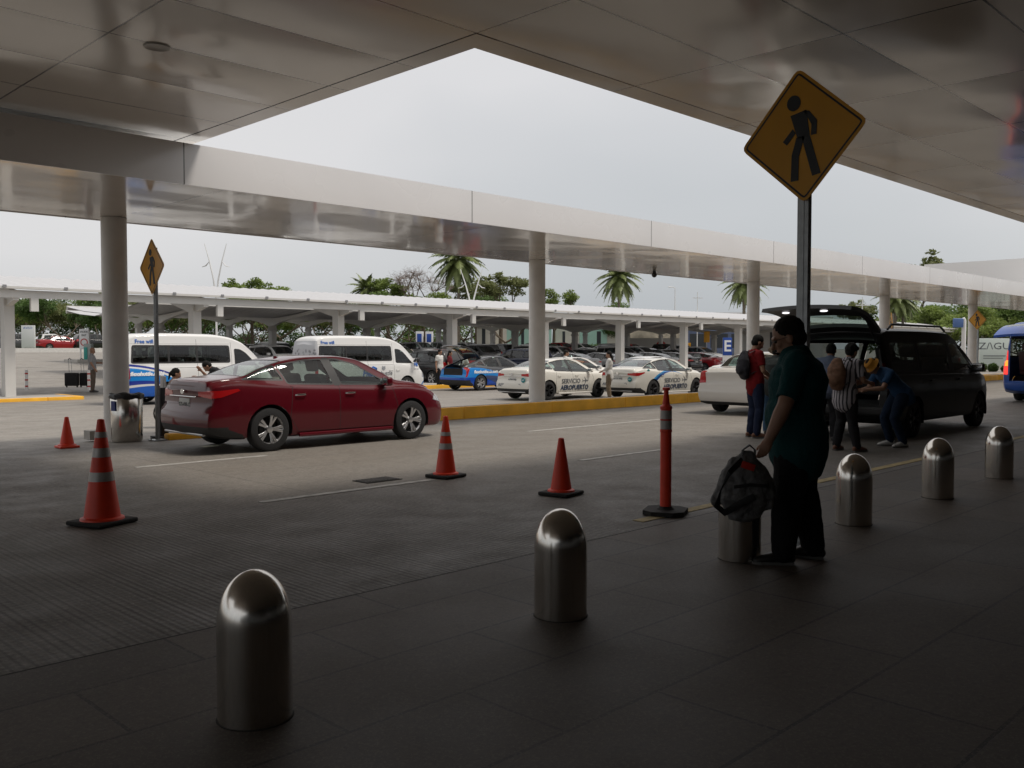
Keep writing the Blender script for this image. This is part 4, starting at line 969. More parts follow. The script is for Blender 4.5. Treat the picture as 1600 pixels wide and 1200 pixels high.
# black people carrier, tailgate up
BLKP = mat('black_van_paint', (.006, .006, .007), .45, 0, .22, spec=.2)
def vito_spec():
    return dict(T=[(-2.60, 1.70), (-2.57, 1.82), (-2.45, 1.88), (-2.1, 1.905), (-1, 1.91), (.4, 1.89), (.85, 1.80), (1.25, 1.60), (1.65, 1.34), (1.9, 1.22), (2.2, 1.14), (2.45, 1.03), (2.6, .88), (2.66, .7)],
        B=[(-2.6, 1.12), (0, 1.10), (1.2, 1.08), (1.8, 1.06), (2.2, 1.0), (2.45, .88), (2.66, .55)], S=[(-2.6, .36), (-2.2, .26), (2.1, .24), (2.66, .3)],
        W=[(-2.6, .87), (-2.5, .93), (-2.2, .955), (0, .96), (1.6, .955), (2.1, .91), (2.4, .84), (2.55, .76), (2.66, .6)], R=[(-2.6, .72), (0, .74), (1.0, .72), (1.6, .80), (2.2, .74), (2.66, .45)], rail=.14,
        rear=[(.3, .03), (.5, -.03), (.8, .02), (1.3, .02), (1.7, .08), (1.9, .14)], front=[(.2, .06), (.4, 0), (.7, .02), (1, .08)], bulge=.02,
        wr=.335, rx=-1.55, fx=1.72, track=.82, ag=.06, wrad=.07, trim=.02,
        wins=[[(-2.38, 1.15), (-1.22, 1.14), (-1.22, 1.66), (-2.28, 1.66)], [(-1.12, 1.14), (.22, 1.13), (.22, 1.67), (-1.12, 1.67)], [(.40, 1.12), (1.50, 1.13), (1.56, 1.17), (1.02, 1.55), (.8, 1.66), (.40, 1.67)]],
        top_glass=[([(1.83, -.72), (1.0, -.62), (1.0, .62), (1.83, .72)], lambda c: c.x > .6, 'windscreen')],
        seams=[seam(.30, .30, .30, 1.75), seam(-1.17, .3, -1.17, 1.75), seam(1.45, .7, 1.55, 1.08)],
        lamps=[([(2.30, .70), (2.7, .62), (2.7, .92), (2.35, .98)], (0, 2), (1, 2), None, CLEARL, 'headlight'), ([(-.76, .56), (.76, .56), (.70, 1.74), (-.70, 1.74)], (1, 2), (5,), None, GAP, 'boot_opening'),
               ([(-2.7, .85), (-2.53, .85), (-2.53, 1.3), (-2.7, 1.3)], (0, 2), (1, 2), None, mat('dark_tail_lamp', (.10, .01, .01), .15, 0, 1), 'tail_light')],
        mirror=(1.45, .86, 1.18), mirror_s=1.15, handles=((-.85, .52), .98), seats=[(.7, .45, .75, .5, .6), (.7, -.45, .75, .5, .6), (-.5, 0, .75, 1.4, .55)], dash=(1.45, 1.5, 1.02))
def vito_extra(t, b, st):
    if st == 'split':
        b.drop(41); return
    if st != 'after': return
    hatch(t, (-2.42, 1.90), 1.30, 1.55, R(30), mat('tailgate_black', (.012, .012, .013), .5), glass(), dip=.75, glz=(.12, .5), lamps=True)
    for s_ in (-1, 1):
        mb = MB(); mb.tube([(-2.2, s_*.70, 1.87), (-2.05, s_*.70, 1.955), (.2, s_*.70, 1.955), (.4, s_*.70, 1.87)], [.02]*4, n=8); o = mb.build('roof_rail', BLACKP, t)
    mb = MB(); mb.bx((-2.5, -.8, .55), (-1.0, .8, .6)); mb.build('load_floor', DARKINT, t, False)
    mb = MB(); mb.rbox((-2.6, 0, .5), (.12, 1.7, .16), .04); mb.build('rear_bumper', BLACKP, t)
vi = vito_spec(); Body.pm = BLKP
# drop the tail skin inside the opening instead of painting it
_c = Body.split
def _split(s, region, name, m, parent, inset=0, thick=0, keep=False):
    if name == 'boot_opening': s.drop(region); return None
    return _c(s, region, name, m, parent, inset, thick, keep)
Body.split = _split
make_car('people_carrier', 'black people carrier with raised tailgate and roof rails', 'van', vi, BLKP, (17.68, 7.12, 0), 0, None, 'black5', BLACKRIM, glass('van_glass'), extra=vito_extra, nx=80)
# blue minibus cut by the right edge
bs_ = van_spec(); bs_['T'] = [(k[0], k[1]*1.04) for k in bs_['T']]
bs_['lamps'] = [([(-2.7, .80), (-2.50, .80), (-2.50, 1.50), (-2.7, 1.50)], (0, 2), (1, 2), None, TAILLIT, 'tail_light'), ([(-.72, .62), (.72, .62), (.70, 2.0), (-.70, 2.0)], (1, 2), (5,), None, GAP, 'boot_opening'), ([(.76, .80), (.93, .80), (.93, 1.05), (.76, 1.05)], (1, 2), (5,), None, TAILLIT, 'tail_light'), ([(.76, 1.05), (.93, 1.05), (.93, 1.22), (.76, 1.22)], (1, 2), (5,), None, AMBERLIT, 'indicator'), ([(.76, 1.22), (.93, 1.22), (.93, 1.50), (.76, 1.50)], (1, 2), (5,), None, TAILLIT, 'tail_light')]
BLV = livery('blue_minibus_paint', (.015, .075, .34), [])
def mini_extra(t, b, st):
    if st == 'after':
        hatch(t, (-2.40, 2.28), 1.35, 1.6, R(3), BLV, glass(), dip=.8, glz=(.15, .6))
        mb = MB(); mb.bx((-2.5, -.8, .56), (-1.4, .8, .6)); mb.build('load_floor', DARKINT, t, False)
Body.pm = BLV
make_car('minibus', 'blue minibus with open back and lit tail lamps at the right edge', 'van', bs_, BLV, (31.6, 7.75, 0), 0, None, 'steel', None, glass(), extra=mini_extra, nx=72)

# ------------------------------------------------------------------ parked cars in the lot
def lot_spec(kind):
    if kind == 'saloon': return sedan_spec(1.46)
    if kind == 'estate':      # tall five-door
        s = sedan_spec(1.5); k = .28
        s['T'] = [(-2.2, 1.25), (-2.17, 1.45), (-2.1, 1.58), (-1.9, 1.66), (-1.2, 1.71), (-.3, 1.72), (.2, 1.68), (.75, 1.45), (1.15, 1.2), (1.5, 1.14), (1.85, 1.07), (2.15, .96), (2.25, .82), (2.28, .62)]
        s['B'] = [(-2.2, 1.10), (-1.5, 1.12), (0, 1.08), (.9, 1.05), (1.2, 1.05), (1.8, .98), (2.15, .86), (2.28, .55)]
        s['S'] = [(-2.2, .38), (-1.5, .28), (1.5, .26), (2.28, .34)]
        s['R'] = [(-2.2, .60), (-1.5, .66), (0, .64), (.6, .66), (1.1, .74), (1.8, .74), (2.28, .45)]
        s['rear'] = [(.2, .08), (.5, 0), (.8, .02), (1.1, .06), (1.6, .22), (1.7, .26)]
        s['wins'] = [[(-1.95, 1.17), (-1.08, 1.15), (-1.08, 1.56), (-1.75, 1.55)], [(-1.02, 1.14), (-.1, 1.13), (-.1, 1.60), (-1.02, 1.57)], [(0, 1.12), (.95, 1.10), (1.0, 1.13), (.55, 1.46), (.25, 1.58), (0, 1.60)]]
        s['top_glass'] = [([(1.1, -.66), (.42, -.55), (.42, .55), (1.1, .66)], lambda c: c.x > .1, 'windscreen')]
        s['seams'] = [seam(-.05, .35, -.05, 1.12)]; s['black_side'] = [[(-.11, 1.11), (.01, 1.11), (.01, 1.62), (-.11, 1.62)]]
        s['lamps'] = [([(-.70, 1.12), (.70, 1.12), (.60, 1.56), (-.60, 1.56)], (1, 2), (5,), None, mat('dark_tailgate_glass', (.015, .017, .02), .05), 'rear_window'), ([(-.92, .90), (-.62, .92), (-.66, 1.12), (-.92, 1.14)], (1, 2), (5,), None, TAIL, 'tail_light'), ([(.62, .92), (.92, .90), (.92, 1.14), (.66, 1.12)], (1, 2), (5,), None, TAIL, 'tail_light'),
            ([(-2.3, .90), (-2.03, .92), (-2.0, 1.14), (-2.3, 1.16)], (0, 2), (1, 2), None, TAIL, 'tail_light'), ([(1.86, .86), (2.3, .75), (2.3, .86), (1.95, .96)], (0, 2), (1, 2), None, CLEARL, 'headlight')]
        s['wr'] = .36; s['mirror'] = (.78, .84, 1.2); s['handles'] = ((-.8, .15), 1.0); s['seats'] = [(-.1, .37, .7, .5, .55), (-.1, -.37, .7, .5, .55), (-1.0, 0, .7, 1.25, .5, False)]; s['dash'] = (.8, 1.0, 1.2)
        return s
    if kind == 'pickup':
        s = lot_spec('estate')
        s['T'] = [(-2.7, .98), (-2.66, 1.08), (-2.4, 1.10), (-1.25, 1.12), (-1.12, 1.3), (-1.0, 1.68), (-.6, 1.76), (.1, 1.76), (.4, 1.70), (.85, 1.42), (1.2, 1.22), (1.7, 1.14), (2.25, 1.06), (2.45, .92), (2.5, .7)]
        s['B'] = [(-2.7, .98), (-1.2, 1.10), (.9, 1.10), (1.8, 1.02), (2.3, .92), (2.5, .6)]; s['W'] = [(-2.7, .86), (-2.6, .9), (0, .92), (1.8, .91), (2.3, .84), (2.5, .68)]; s['S'] = [(-2.7, .5), (-2, .38), (1.5, .34), (2.5, .4)]
        s['R'] = [(-2.7, .78), (-1.2, .78), (-1.0, .64), (.4, .66), (1.1, .76), (2.5, .5)]; s['rear'] = None; s['wr'] = .39; s['rx'], s['fx'] = -1.6, 1.5
        s['wins'] = [[(-.95, 1.17), (-.08, 1.16), (-.08, 1.63), (-.85, 1.60)], [(.02, 1.15), (1.0, 1.14), (.6, 1.48), (.35, 1.62), (.02, 1.64)]]
        s['top_glass'] = [([(1.12, -.66), (.5, -.55), (.5, .55), (1.12, .66)], lambda c: c.x > .1, 'windscreen'), ([(-1.24, -.56), (-.99, -.54), (-.99, .54), (-1.24, .56)], lambda c: c.x < -.9, 'rear_window')]
        s['lamps'] = [([(-2.75, .72), (-2.6, .72), (-2.6, 1.02), (-2.75, 1.02)], (0, 2), (1, 2), None, TAIL, 'tail_light'), ([(-.92, .72), (-.78, .72), (-.78, 1.02), (-.92, 1.02)], (1, 2), (5,), None, TAIL, 'tail_light'), ([(.78, .72), (.92, .72), (.92, 1.02), (.78, 1.02)], (1, 2), (5,), None, TAIL, 'tail_light'), ([(2.0, .86), (2.5, .75), (2.5, .9), (2.1, .96)], (0, 2), (1, 2), None, CLEARL, 'headlight')]
        s['seams'] = [seam(-.03, .4, -.03, 1.12), seam(-1.2, .5, -1.2, 1.1)]; s['black_side'] = []
        s['mirror'] = (.85, .86, 1.25); s['dash'] = (.9, 1.05, 1.2); return s
CARC = {'silver': (.42, .43, .44), 'white': (.66, .66, .65), 'black': (.015, .015, .016), 'dark grey': (.07, .072, .078), 'dark blue': (.015, .025, .07), 'red': (.30, .012, .018), 'champagne': (.36, .32, .26), 'brown': (.09, .055, .04)}
PROTO = {}
def parked(kind, colour, x, y, rz, label, group='cars parked in the lot'):
    nm = {'saloon': 'parked_car', 'estate': 'parked_suv', 'pickup': 'pickup_truck'}[kind]; cat = {'saloon': 'car', 'estate': 'suv', 'pickup': 'pickup truck'}[kind]
    pm = paint(colour.replace(' ', '_')+'_lot_paint', CARC[colour])
    if kind not in PROTO:
        sp = lot_spec(kind); Body.pm = pm
        ex = sedan_extras('YYA-100-C') if kind == 'saloon' else (lambda t, b, st: add_plate(t, (b.xr+.02), 0, .62, 'YZT-61-2') if st == 'after' else None)
        o = make_car(nm, label, cat, sp, pm, (x, y, gz(y)), rz, group, 'spoke5', None, glass('lot_glass', (.35, .40, .39), .08), extra=ex, nx=44); PROTO[kind] = o
        for c in o.children:
            for sl in c.material_slots:
                if sl.material == pm: sl.link = 'OBJECT'; sl.material = pm
        PROTO[kind+'pm'] = pm; PROTO[kind+'kids'] = None
        return o
    c = copy_thing(PROTO[kind], (x, y, gz(y)), rz, label, group)
    for ch in c.children:
        for sl in ch.material_slots:
            if sl.link == 'OBJECT' or sl.material == PROTO[kind+'pm']: sl.link = 'OBJECT'; sl.material = pm
    return c
ORD = ['first', 'second', 'third', 'fourth', 'fifth', 'sixth', 'seventh', 'eighth', 'ninth', 'tenth', 'eleventh', 'twelfth', 'thirteenth', 'fourteenth', 'fifteenth', 'sixteenth', 'seventeenth', 'eighteenth', 'nineteenth', 'twentieth']
cars_rnd = random.Random(21)
palette = ['silver', 'silver', 'white', 'black', 'dark grey', 'dark grey', 'white', 'champagne', 'black', 'dark blue', 'silver', 'red', 'brown', 'silver']
ROWW = ['under the first carport', 'in the second parked row', 'in the third parked row', 'in the fourth parked row']
for ri, (y, f0, f1, flip) in enumerate(((38.8, .655, 1.6, 0), (46.3, .47, 1.55, 1), (52.6, .47, 1.5, 0), (61.5, .47, 1.45, 1))):
    x = f0*y; i = 0
    while x < f1*y and i < 20:
        if cars_rnd.random() < .9:
            kind = cars_rnd.choice(['saloon', 'estate', 'saloon', 'estate', 'pickup'] if ri else ['saloon', 'estate', 'saloon']); colr = cars_rnd.choice(palette)
            word = {'saloon': 'saloon', 'estate': 'tall car', 'pickup': 'pickup'}[kind]
            parked(kind, colr, x, y+cars_rnd.uniform(-.25, .25), R(90 if not flip else -90)+cars_rnd.uniform(-.03, .03), f'{colr} {word}, {ORD[i]} from the left {ROWW[ri]}')
        i += 1; x += 2.85+(1.6 if i % 6 == 0 else 0)
def far_car(kind, colr, px, D, rz, label):
    x, y = at(px, D); return parked(kind, colr, x, y, rz, label, 'cars parked before the left trees')
far_car('saloon', 'red', 95, 95, 0, 'bright red car parked before the trees at the far left')
far_car('pickup', 'white', 80, 100, 0, 'white pickup parked behind the bright red car')
far_car('estate', 'black', 150, 97, 0, 'black tall car parked right of the exit sign')
far_car('estate', 'dark grey', 27, 95, 0, 'dark car parked behind the white notice board')
far_car('saloon', 'dark blue', -2, 94, 0, 'dark blue car cut by the left edge')
far_car('saloon', 'dark grey', 122, 103, 0, 'dark car half hidden behind the red car front')
far_car('pickup', 'silver', 425, 62, R(90), 'silver pickup between the two shuttle vans')
x_, y_ = at(668, 45.5); parked('estate', 'black', x_, y_, R(90), 'black tall car just right of the second shuttle van', 'cars near the pick-up island')
x_, y_ = at(690, 49); parked('estate', 'red', x_, y_, R(90), 'dark red tall car behind the men in white shirts', 'cars near the pick-up island')
x_, y_ = at(1500, 84); parked('pickup', 'dark grey', x_, y_, 0, 'dark pickup behind the farthest round column', 'cars near the pick-up island')

# ------------------------------------------------------------------ trees
BARK = mat('tree_bark', (.11, .085, .06), .9, var=.25, vscale=5, bump=.5, bscale=15)
def leaf_mat(name, c, var=.35):
    m = mat(name, c, .55, var=var, vscale=.9, spec=.3); b = m.node_tree.nodes['Principled BSDF']; b.inputs['Transmission Weight'].default_value = 0
    b.inputs['Roughness'].default_value = .6
    nt = m.node_tree; tl = nt.nodes.new('ShaderNodeBsdfTranslucent'); mx = nt.nodes.new('ShaderNodeMixShader'); mx.inputs[0].default_value = .4
    src = b.inputs['Base Color'].links[0].from_socket; nt.links.new(src, tl.inputs[0]); out = [n for n in nt.nodes if n.type == 'OUTPUT_MATERIAL'][0]
    nt.links.new(b.outputs[0], mx.inputs[1]); nt.links.new(tl.outputs[0], mx.inputs[2]); nt.links.new(mx.outputs[0], out.inputs[0]); return m
LEAF = [leaf_mat('leaves_mid_green', (.125, .19, .05)), leaf_mat('leaves_fresh_green', (.18, .24, .06)), leaf_mat('leaves_olive', (.17, .19, .075)), leaf_mat('leaves_deep_green', (.09, .15, .045))]
def leaf_cloud(r_, clumps, n, size, flat=.5):
    mb = MB()
    tot = sum(c[3]**2 for c in clumps)
    for cx, cy, cz, cr in clumps:
        k = int(n*cr*cr/tot)
        for _ in range(k):
            d = Vector((r_.gauss(0, 1), r_.gauss(0, 1), r_.gauss(0, 1))).normalized(); q = cr*(r_.random()**.35)
            p = Vector((cx+d.x*q, cy+d.y*q, cz+d.z*q*flat)); s = size*r_.uniform(.5, 1.3)
            a = Vector((r_.gauss(0, 1), r_.gauss(0, 1), r_.gauss(0, .6))).normalized()*s; b = a.cross(Vector((r_.gauss(0, .6), r_.gauss(0, .6), 1))).normalized()*s*.55
            mb.add([p-a, p+b*.9, p+a, p-b*.9], [(0, 1, 2, 3)])
    return mb
def limb(mb, r_, p, d, L_, rad, depth, tips, spread=.6, up=.15):
    n = 3; pts = [p]; q = Vector(p); d = Vector(d).normalized()
    for i in range(n):
        d = (d+Vector((r_.gauss(0, .16), r_.gauss(0, .16), r_.gauss(0, .08)+up*.3))).normalized(); q = q+d*L_/n; pts.append(q.copy())
    mb.tube(pts, [rad, rad*.85, rad*.7, rad*.55], n=7 if depth > 1 else 5, cap=False)
    if depth == 0: tips.append(q); return
    tips.append(q) if depth == 1 else None
    for k in range(r_.choice([2, 3, 3])):
        a = r_.uniform(0, 2*math.pi); nd = (d+Vector((math.cos(a), math.sin(a), r_.uniform(-.15, .35)))*spread).normalized()
        limb(mb, r_, q, nd, L_*r_.uniform(.6, .85), rad*.58, depth-1, tips, spread, up)
def tree_meshes(seed, H, spread, leaf, kind='broad', n=9500):
    r_ = random.Random(seed); mb = MB(); tips = []; h0 = H*.17 if kind == 'broad' else H*.35
    mb.tube([(0, 0, -.3), (0.05, 0, .4), (0, .08, h0)], [.28*H/8, .21*H/8, .17*H/8], n=9, cap=False)
    m = 4 if kind != 'tall' else 3
    for k in range(m):
        a = 2*math.pi*k/m+r_.uniform(-.4, .4); e = r_.uniform(.35, .7) if kind == 'broad' else r_.uniform(.9, 1.6)
        limb(mb, r_, (0, .08, h0*.97), (math.cos(a), math.sin(a), e), H*.30 if kind == 'broad' else H*.26, .11*H/8, 2, tips, .75 if kind == 'broad' else .5, .3)
    trunk = mb.mesh('trunk', BARK)
    if kind == 'bare':
        mb2 = MB()
        for t_ in tips:
            for _ in range(14):
                d = Vector((r_.gauss(0, 1), r_.gauss(0, 1), r_.gauss(.5, .6))).normalized(); q = t_+d*r_.uniform(.5, 1.3); q2 = q+Vector((r_.gauss(0, .5), r_.gauss(0, .5), r_.gauss(.2, .3)))
                mb2.tube([t_, t_.lerp(q, .5)+Vector((0, 0, .06)), q, q2], [.025, .02, .014, .008], n=3, cap=False)
        return trunk, mb2.mesh('twigs', mat('pale_bark', (.24, .19, .17), .9))
    cl = []
    for t_ in tips:
        cl.append((t_.x, t_.y, t_.z, r_.uniform(.11, .18)*H))
        if r_.random() < .5: cl.append((t_.x+r_.gauss(0, .07)*H, t_.y+r_.gauss(0, .07)*H, t_.z+r_.uniform(-.02, .08)*H, r_.uniform(.06, .11)*H))
    k = spread; cl = [(a*k, b*k, c, d) for a, b, c, d in cl]
    if kind == 'tall': cl = [(a, b, c, d*.62) for a, b, c, d in cl]; n = int(n*.42)
    return trunk, leaf_cloud(r_, cl, n, .021*H, .55).mesh('crown', LEAF[leaf], False)
TM = {}
def tree(key, args, px, D, label, rz=0, sc=1, group='trees beyond the parking lot', cat='tree', z=None, name='tree', kind='broad'):
    if key not in TM: TM[key] = tree_meshes(*args, kind=kind)
    x, y = at(px, D); t = thing(name, label, cat, (x, y, gz(y) if z is None else z), rz, group); t.scale = (sc, sc, sc)
    link('trunk', TM[key][0], t); link('crown' if kind != 'bare' else 'twigs', TM[key][1], t); return t
tr = random.Random(5)
kinds = [('b0', (1, 8.2, 1.15, 0)), ('b1', (2, 7.6, 1.2, 1)), ('b2', (3, 8.6, 1.1, 2)), ('b3', (9, 7.4, 1.25, 3))]
words = ['mid green', 'fresh green', 'olive green', 'deep green']
# the belt of spreading trees on the left
xs = [-70, -10, 45, 100, 160, 215, 270, 325, 385, 440, 500, 560, 615, 670, 725, 790]
for i, px in enumerate(xs):
    k = i % 4; D = 112+(i % 3)*9; D -= 0 if px < 300 else 4
    tree(kinds[k][0], kinds[k][1], px, D, f'{words[k]} spreading tree, {ORD[i]} from the left in the belt', tr.random()*6, tr.uniform(1.02, 1.2)*(1.0 if i % 2 else .94))
for i, px in enumerate([-35, 70, 190, 300, 410, 530, 640, 760]):
    k = (i+1) % 4; tree(kinds[k][0], kinds[k][1], px, 140, f'{words[k]} tree, {ORD[i]} from the left in the back belt', tr.random()*6, 1.12)
BT = ('t0', (31, 11.5, .9, 1, ))
tree('t0', (31, 11.5, .9, 1), 395, 128, 'light green tree top rising over the carport left of centre', 1, .90, kind='tall', name='tall_tree')
tree('t0', (31, 11.5, .9, 1), 607, 122, 'slim light green tree top left of the bare tree', 2.2, .86, kind='tall', name='tall_tree')
tree('t2', (33, 11.5, 1.0, 2), 782, 118, 'airy olive tree top right of the tall palm', 4, .96, kind='tall', name='tall_tree')
tree('t2', (33, 11.5, 1.0, 2), 745, 135, 'airy olive tree behind the twin lamp', .5, .95, kind='tall', name='tall_tree')
tree('t0', (31, 11.5, .9, 1), 865, 125, 'small green tree top right of the middle column', 3.2, .78, kind='tall', name='tall_tree')
tree('bare', (41, 11.5, 1, 0), 662, 120, 'leafless tree with pale pinkish twigs beside the tall palm', 0, 1.0, kind='bare', name='bare_tree')
tree('t2', (33, 11.5, 1.0, 2), 1330, 120, 'faint tree above the raised black tailgate', 1, .7, kind='tall', name='tall_tree')
RB = [(955, 130, .98, 0), (985, 128, .8, 3), (1385, 104, .75, 1), (1415, 108, .9, 2), (1450, 100, 1.0, 1), (1492, 104, .98, 0), (1540, 98, 1.02, 1), (1590, 102, .98, 3), (1640, 100, 1.0, 0), (1470, 108, 1.1, 3), (1560, 108, 1.15, 0), (1430, 110, 1.0, 0)]
for i, (px, D, s_, k) in enumerate(RB):
    tree(kinds[k][0], kinds[k][1], px, D, f'{words[k]} bushy tree, {ORD[i]} in the right-hand group', tr.random()*6, s_, 'trees right of the black van')
tree('cas', (51, 14.5, .5, 2), 1434, 120, 'feathery dark conifer top over the right canopy end', 0, 1.0, kind='tall', name='conifer_tree')
def palm_meshes(seed, H, nf=40, fl=1):
    r_ = random.Random(seed); t = MB(); P = [(0, 0, -.3), (.05, 0, H*.3), (.12, .05, H*.7), (.1, .1, H)]; t.tube(P, [.24, .19, .16, .15], n=10)
    for i in range(int(H*3)): z = .3+i/3; t.lathe([(.17, -.03), (.20, .0), (.17, .03)], (.05+.06*z/H, .08*z/H, z), 10)
    f = MB()
    for i in range(nf):
        a = 2*math.pi*i*.382+r_.uniform(-.2, .2); e = 1.2-2.3*(i/nf)+r_.uniform(-.1, .1); L_ = r_.uniform(2.5, 3.1)*fl; p = Vector((.1, .1, H+.05)); d = Vector((math.cos(a)*math.cos(e), math.sin(a)*math.cos(e), math.sin(e))); pts = [p.copy()]
        for k in range(9): d = (d+Vector((0, 0, -.14))).normalized(); p = p+d*L_/9; pts.append(p.copy())
        f.tube(pts, [.03-.0027*k for k in range(10)], n=4, cap=False)
        for k in range(1, 10):
            for sub in (0, .25, .5, .75):
                if k == 9 and sub: continue
                c = pts[k] if not sub else pts[k].lerp(pts[min(k+1, 9)], sub); tdir = (pts[min(k+1, 9)]-pts[k-1]).normalized(); sd_ = tdir.cross(Vector((0, 0, 1))).normalized()
                ll = .62*fl*math.sin(math.pi*min(.95, .18+k/10))
                for s_ in (-1, 1):
                    tip = c+(sd_*s_*.85+tdir*.55+Vector((0, 0, -.45+r_.uniform(-.2, .2)))).normalized()*ll; w = tdir*.10*fl
                    f.add([c-w, c+w, tip], [(0, 1, 2)])
    return t.mesh('trunk', mat('palm_bark', (.20, .17, .13), .9, var=.2, vscale=6)), f.mesh('fronds', mat('palm_fronds', (.15, .185, .06), .5, var=.3, vscale=1.5), False)
PMS = [palm_meshes(3, 10.6, 46, 1.42), palm_meshes(8, 8.4, 40, 1.08)]
def palm(px, D, top, label, k=0, rz=0, sc=1):
    x, y = at(px, D); t = thing('palm_tree', label, 'palm tree', (x, y, gz(y)), rz, 'palm trees'); t.scale = (sc, sc, sc*top); link('trunk', PMS[k][0], t); link('crown', PMS[k][1], t)
palm(716, 108, 1.0, 'tallest palm, just left of the twin-arm lamp', 0, 0, 1.05)
palm(968, 112, 1.0, 'palm rising over the carport right of the middle column', 0, 2, .92)
palm(1163, 98, 1.0, 'palm partly hidden by the third round column', 1, 1, 1.0)
palm(1398, 92, 1.0, 'palm left of the fourth round column, with pale twin trunk', 1, 3, .82)
palm(1408, 93, 1.0, 'palm right of the fourth round column', 1, 4.4, .80)
palm(574, 125, 1.0, 'small palm crown over the carport left of the bare tree', 1, 2, .98)
def hedge(px0, px1, D, h, label, n=1800):
    a = Vector(at(px0, D)); b = Vector(at(px1, D)); r_ = random.Random(px0); L_ = (b-a).length; cl = []
    k = int(L_/.8)
    for i in range(k): p = a.lerp(b, (i+.5)/k); cl.append((p.x, p.y, gz(p.y)+h*.5+r_.uniform(-.1, .1), h*.62*r_.uniform(.8, 1.2)))
    o = leaf_cloud(r_, cl, n*3, .13, 1).build('hedge', LEAF[3], None, False); tag(o, label, 'hedge')
hedge(1525, 1650, 72, .5, 'low clipped hedge under the white sign board')
hedge(420, 560, 104, 1.1, 'dry shrubs seen between the carport posts', 2600)
hedge(860, 960, 118, 1.3, 'shrubs before the pale wall', 2000)

def wood(px0, px1, D, h, n, label, lf=0):
    a = Vector(at(px0, D)); b = Vector(at(px1, D)); r_ = random.Random(px0+7); L_ = (b-a).length; cl = []; k = int(L_/2.2)
    for i in range(k):
        p = a.lerp(b, (i+.5)/k); hh = h*r_.uniform(.7, 1.1)
        for q in range(3): cl.append((p.x+r_.gauss(0, 1), p.y+r_.gauss(0, 1.5), 1.4+hh*(.18+.3*q), r_.uniform(1.2, 2.2)))
    o = leaf_cloud(r_, cl, n, .24, .8).build('far_wood', LEAF[lf], None, False); tag(o, label, 'wood', None, 'stuff')
wood(-120, 560, 150, 9.0, 52000, 'far green wood behind the left trees', 3)
wood(560, 850, 150, 5.2, 14000, 'far green wood behind the tall palm', 0)
wood(1340, 1700, 120, 5.5, 16000, 'green wood behind the right-hand trees', 0)

# ------------------------------------------------------------------ people
SKIN = mat('skin_tan', (.30, .165, .105), .55, var=.08, vscale=9); SKIN.node_tree.nodes['Principled BSDF'].inputs['Subsurface Weight'].default_value = .08
HAIRB = mat('black_hair', (.008, .007, .006), .75, bump=.5, bscale=70, spec=.2); SHOEB = mat('black_shoe_leather', (.015, .014, .013), .4); SHOEW = mat('white_shoe_leather', (.5, .5, .48), .5)
def cloth(name, c, var=.12): return mat(name, c, .9, var=var, vscale=8, bump=.35, bscale=55, spec=.2)
def stripes(name, a, b, freq):
    m, nt, bs = nodes_of(name); q = NB(nt); tc = q.n('ShaderNodeTexCoord'); sp = q.n('ShaderNodeSeparateXYZ'); q.l(tc.outputs['Object'], sp.inputs[0])
    ang = q.m('ARCTAN2', sp.outputs[0], q.m('ADD', sp.outputs[1], .0)); q.l(q.mix(q.m('GREATER_THAN', q.m('SINE', q.m('MULTIPLY', sp.outputs[0], freq)), .35), a, b), bs.inputs['Base Color']); bs.inputs['Roughness'].default_value = .9
    return m
BASE = dict(pelvis=(0, 0, .94), waist=(0, .01, 1.08), chest=(0, .0, 1.28), neck=(0, -.02, 1.46), head=(0, .015, 1.60),
    shl=(-.185, -.01, 1.40), ell=(-.235, -.03, 1.12), wrl=(-.235, .05, .86), shr=(.185, -.01, 1.40), elr=(.235, -.03, 1.12), wrr=(.235, .05, .86),
    hpl=(-.09, 0, .90), knl=(-.11, .03, .49), anl=(-.12, -.02, .085), hpr=(.09, 0, .90), knr=(.11, .03, .49), anr=(.12, -.02, .085), toel=0, toer=0, face=0)
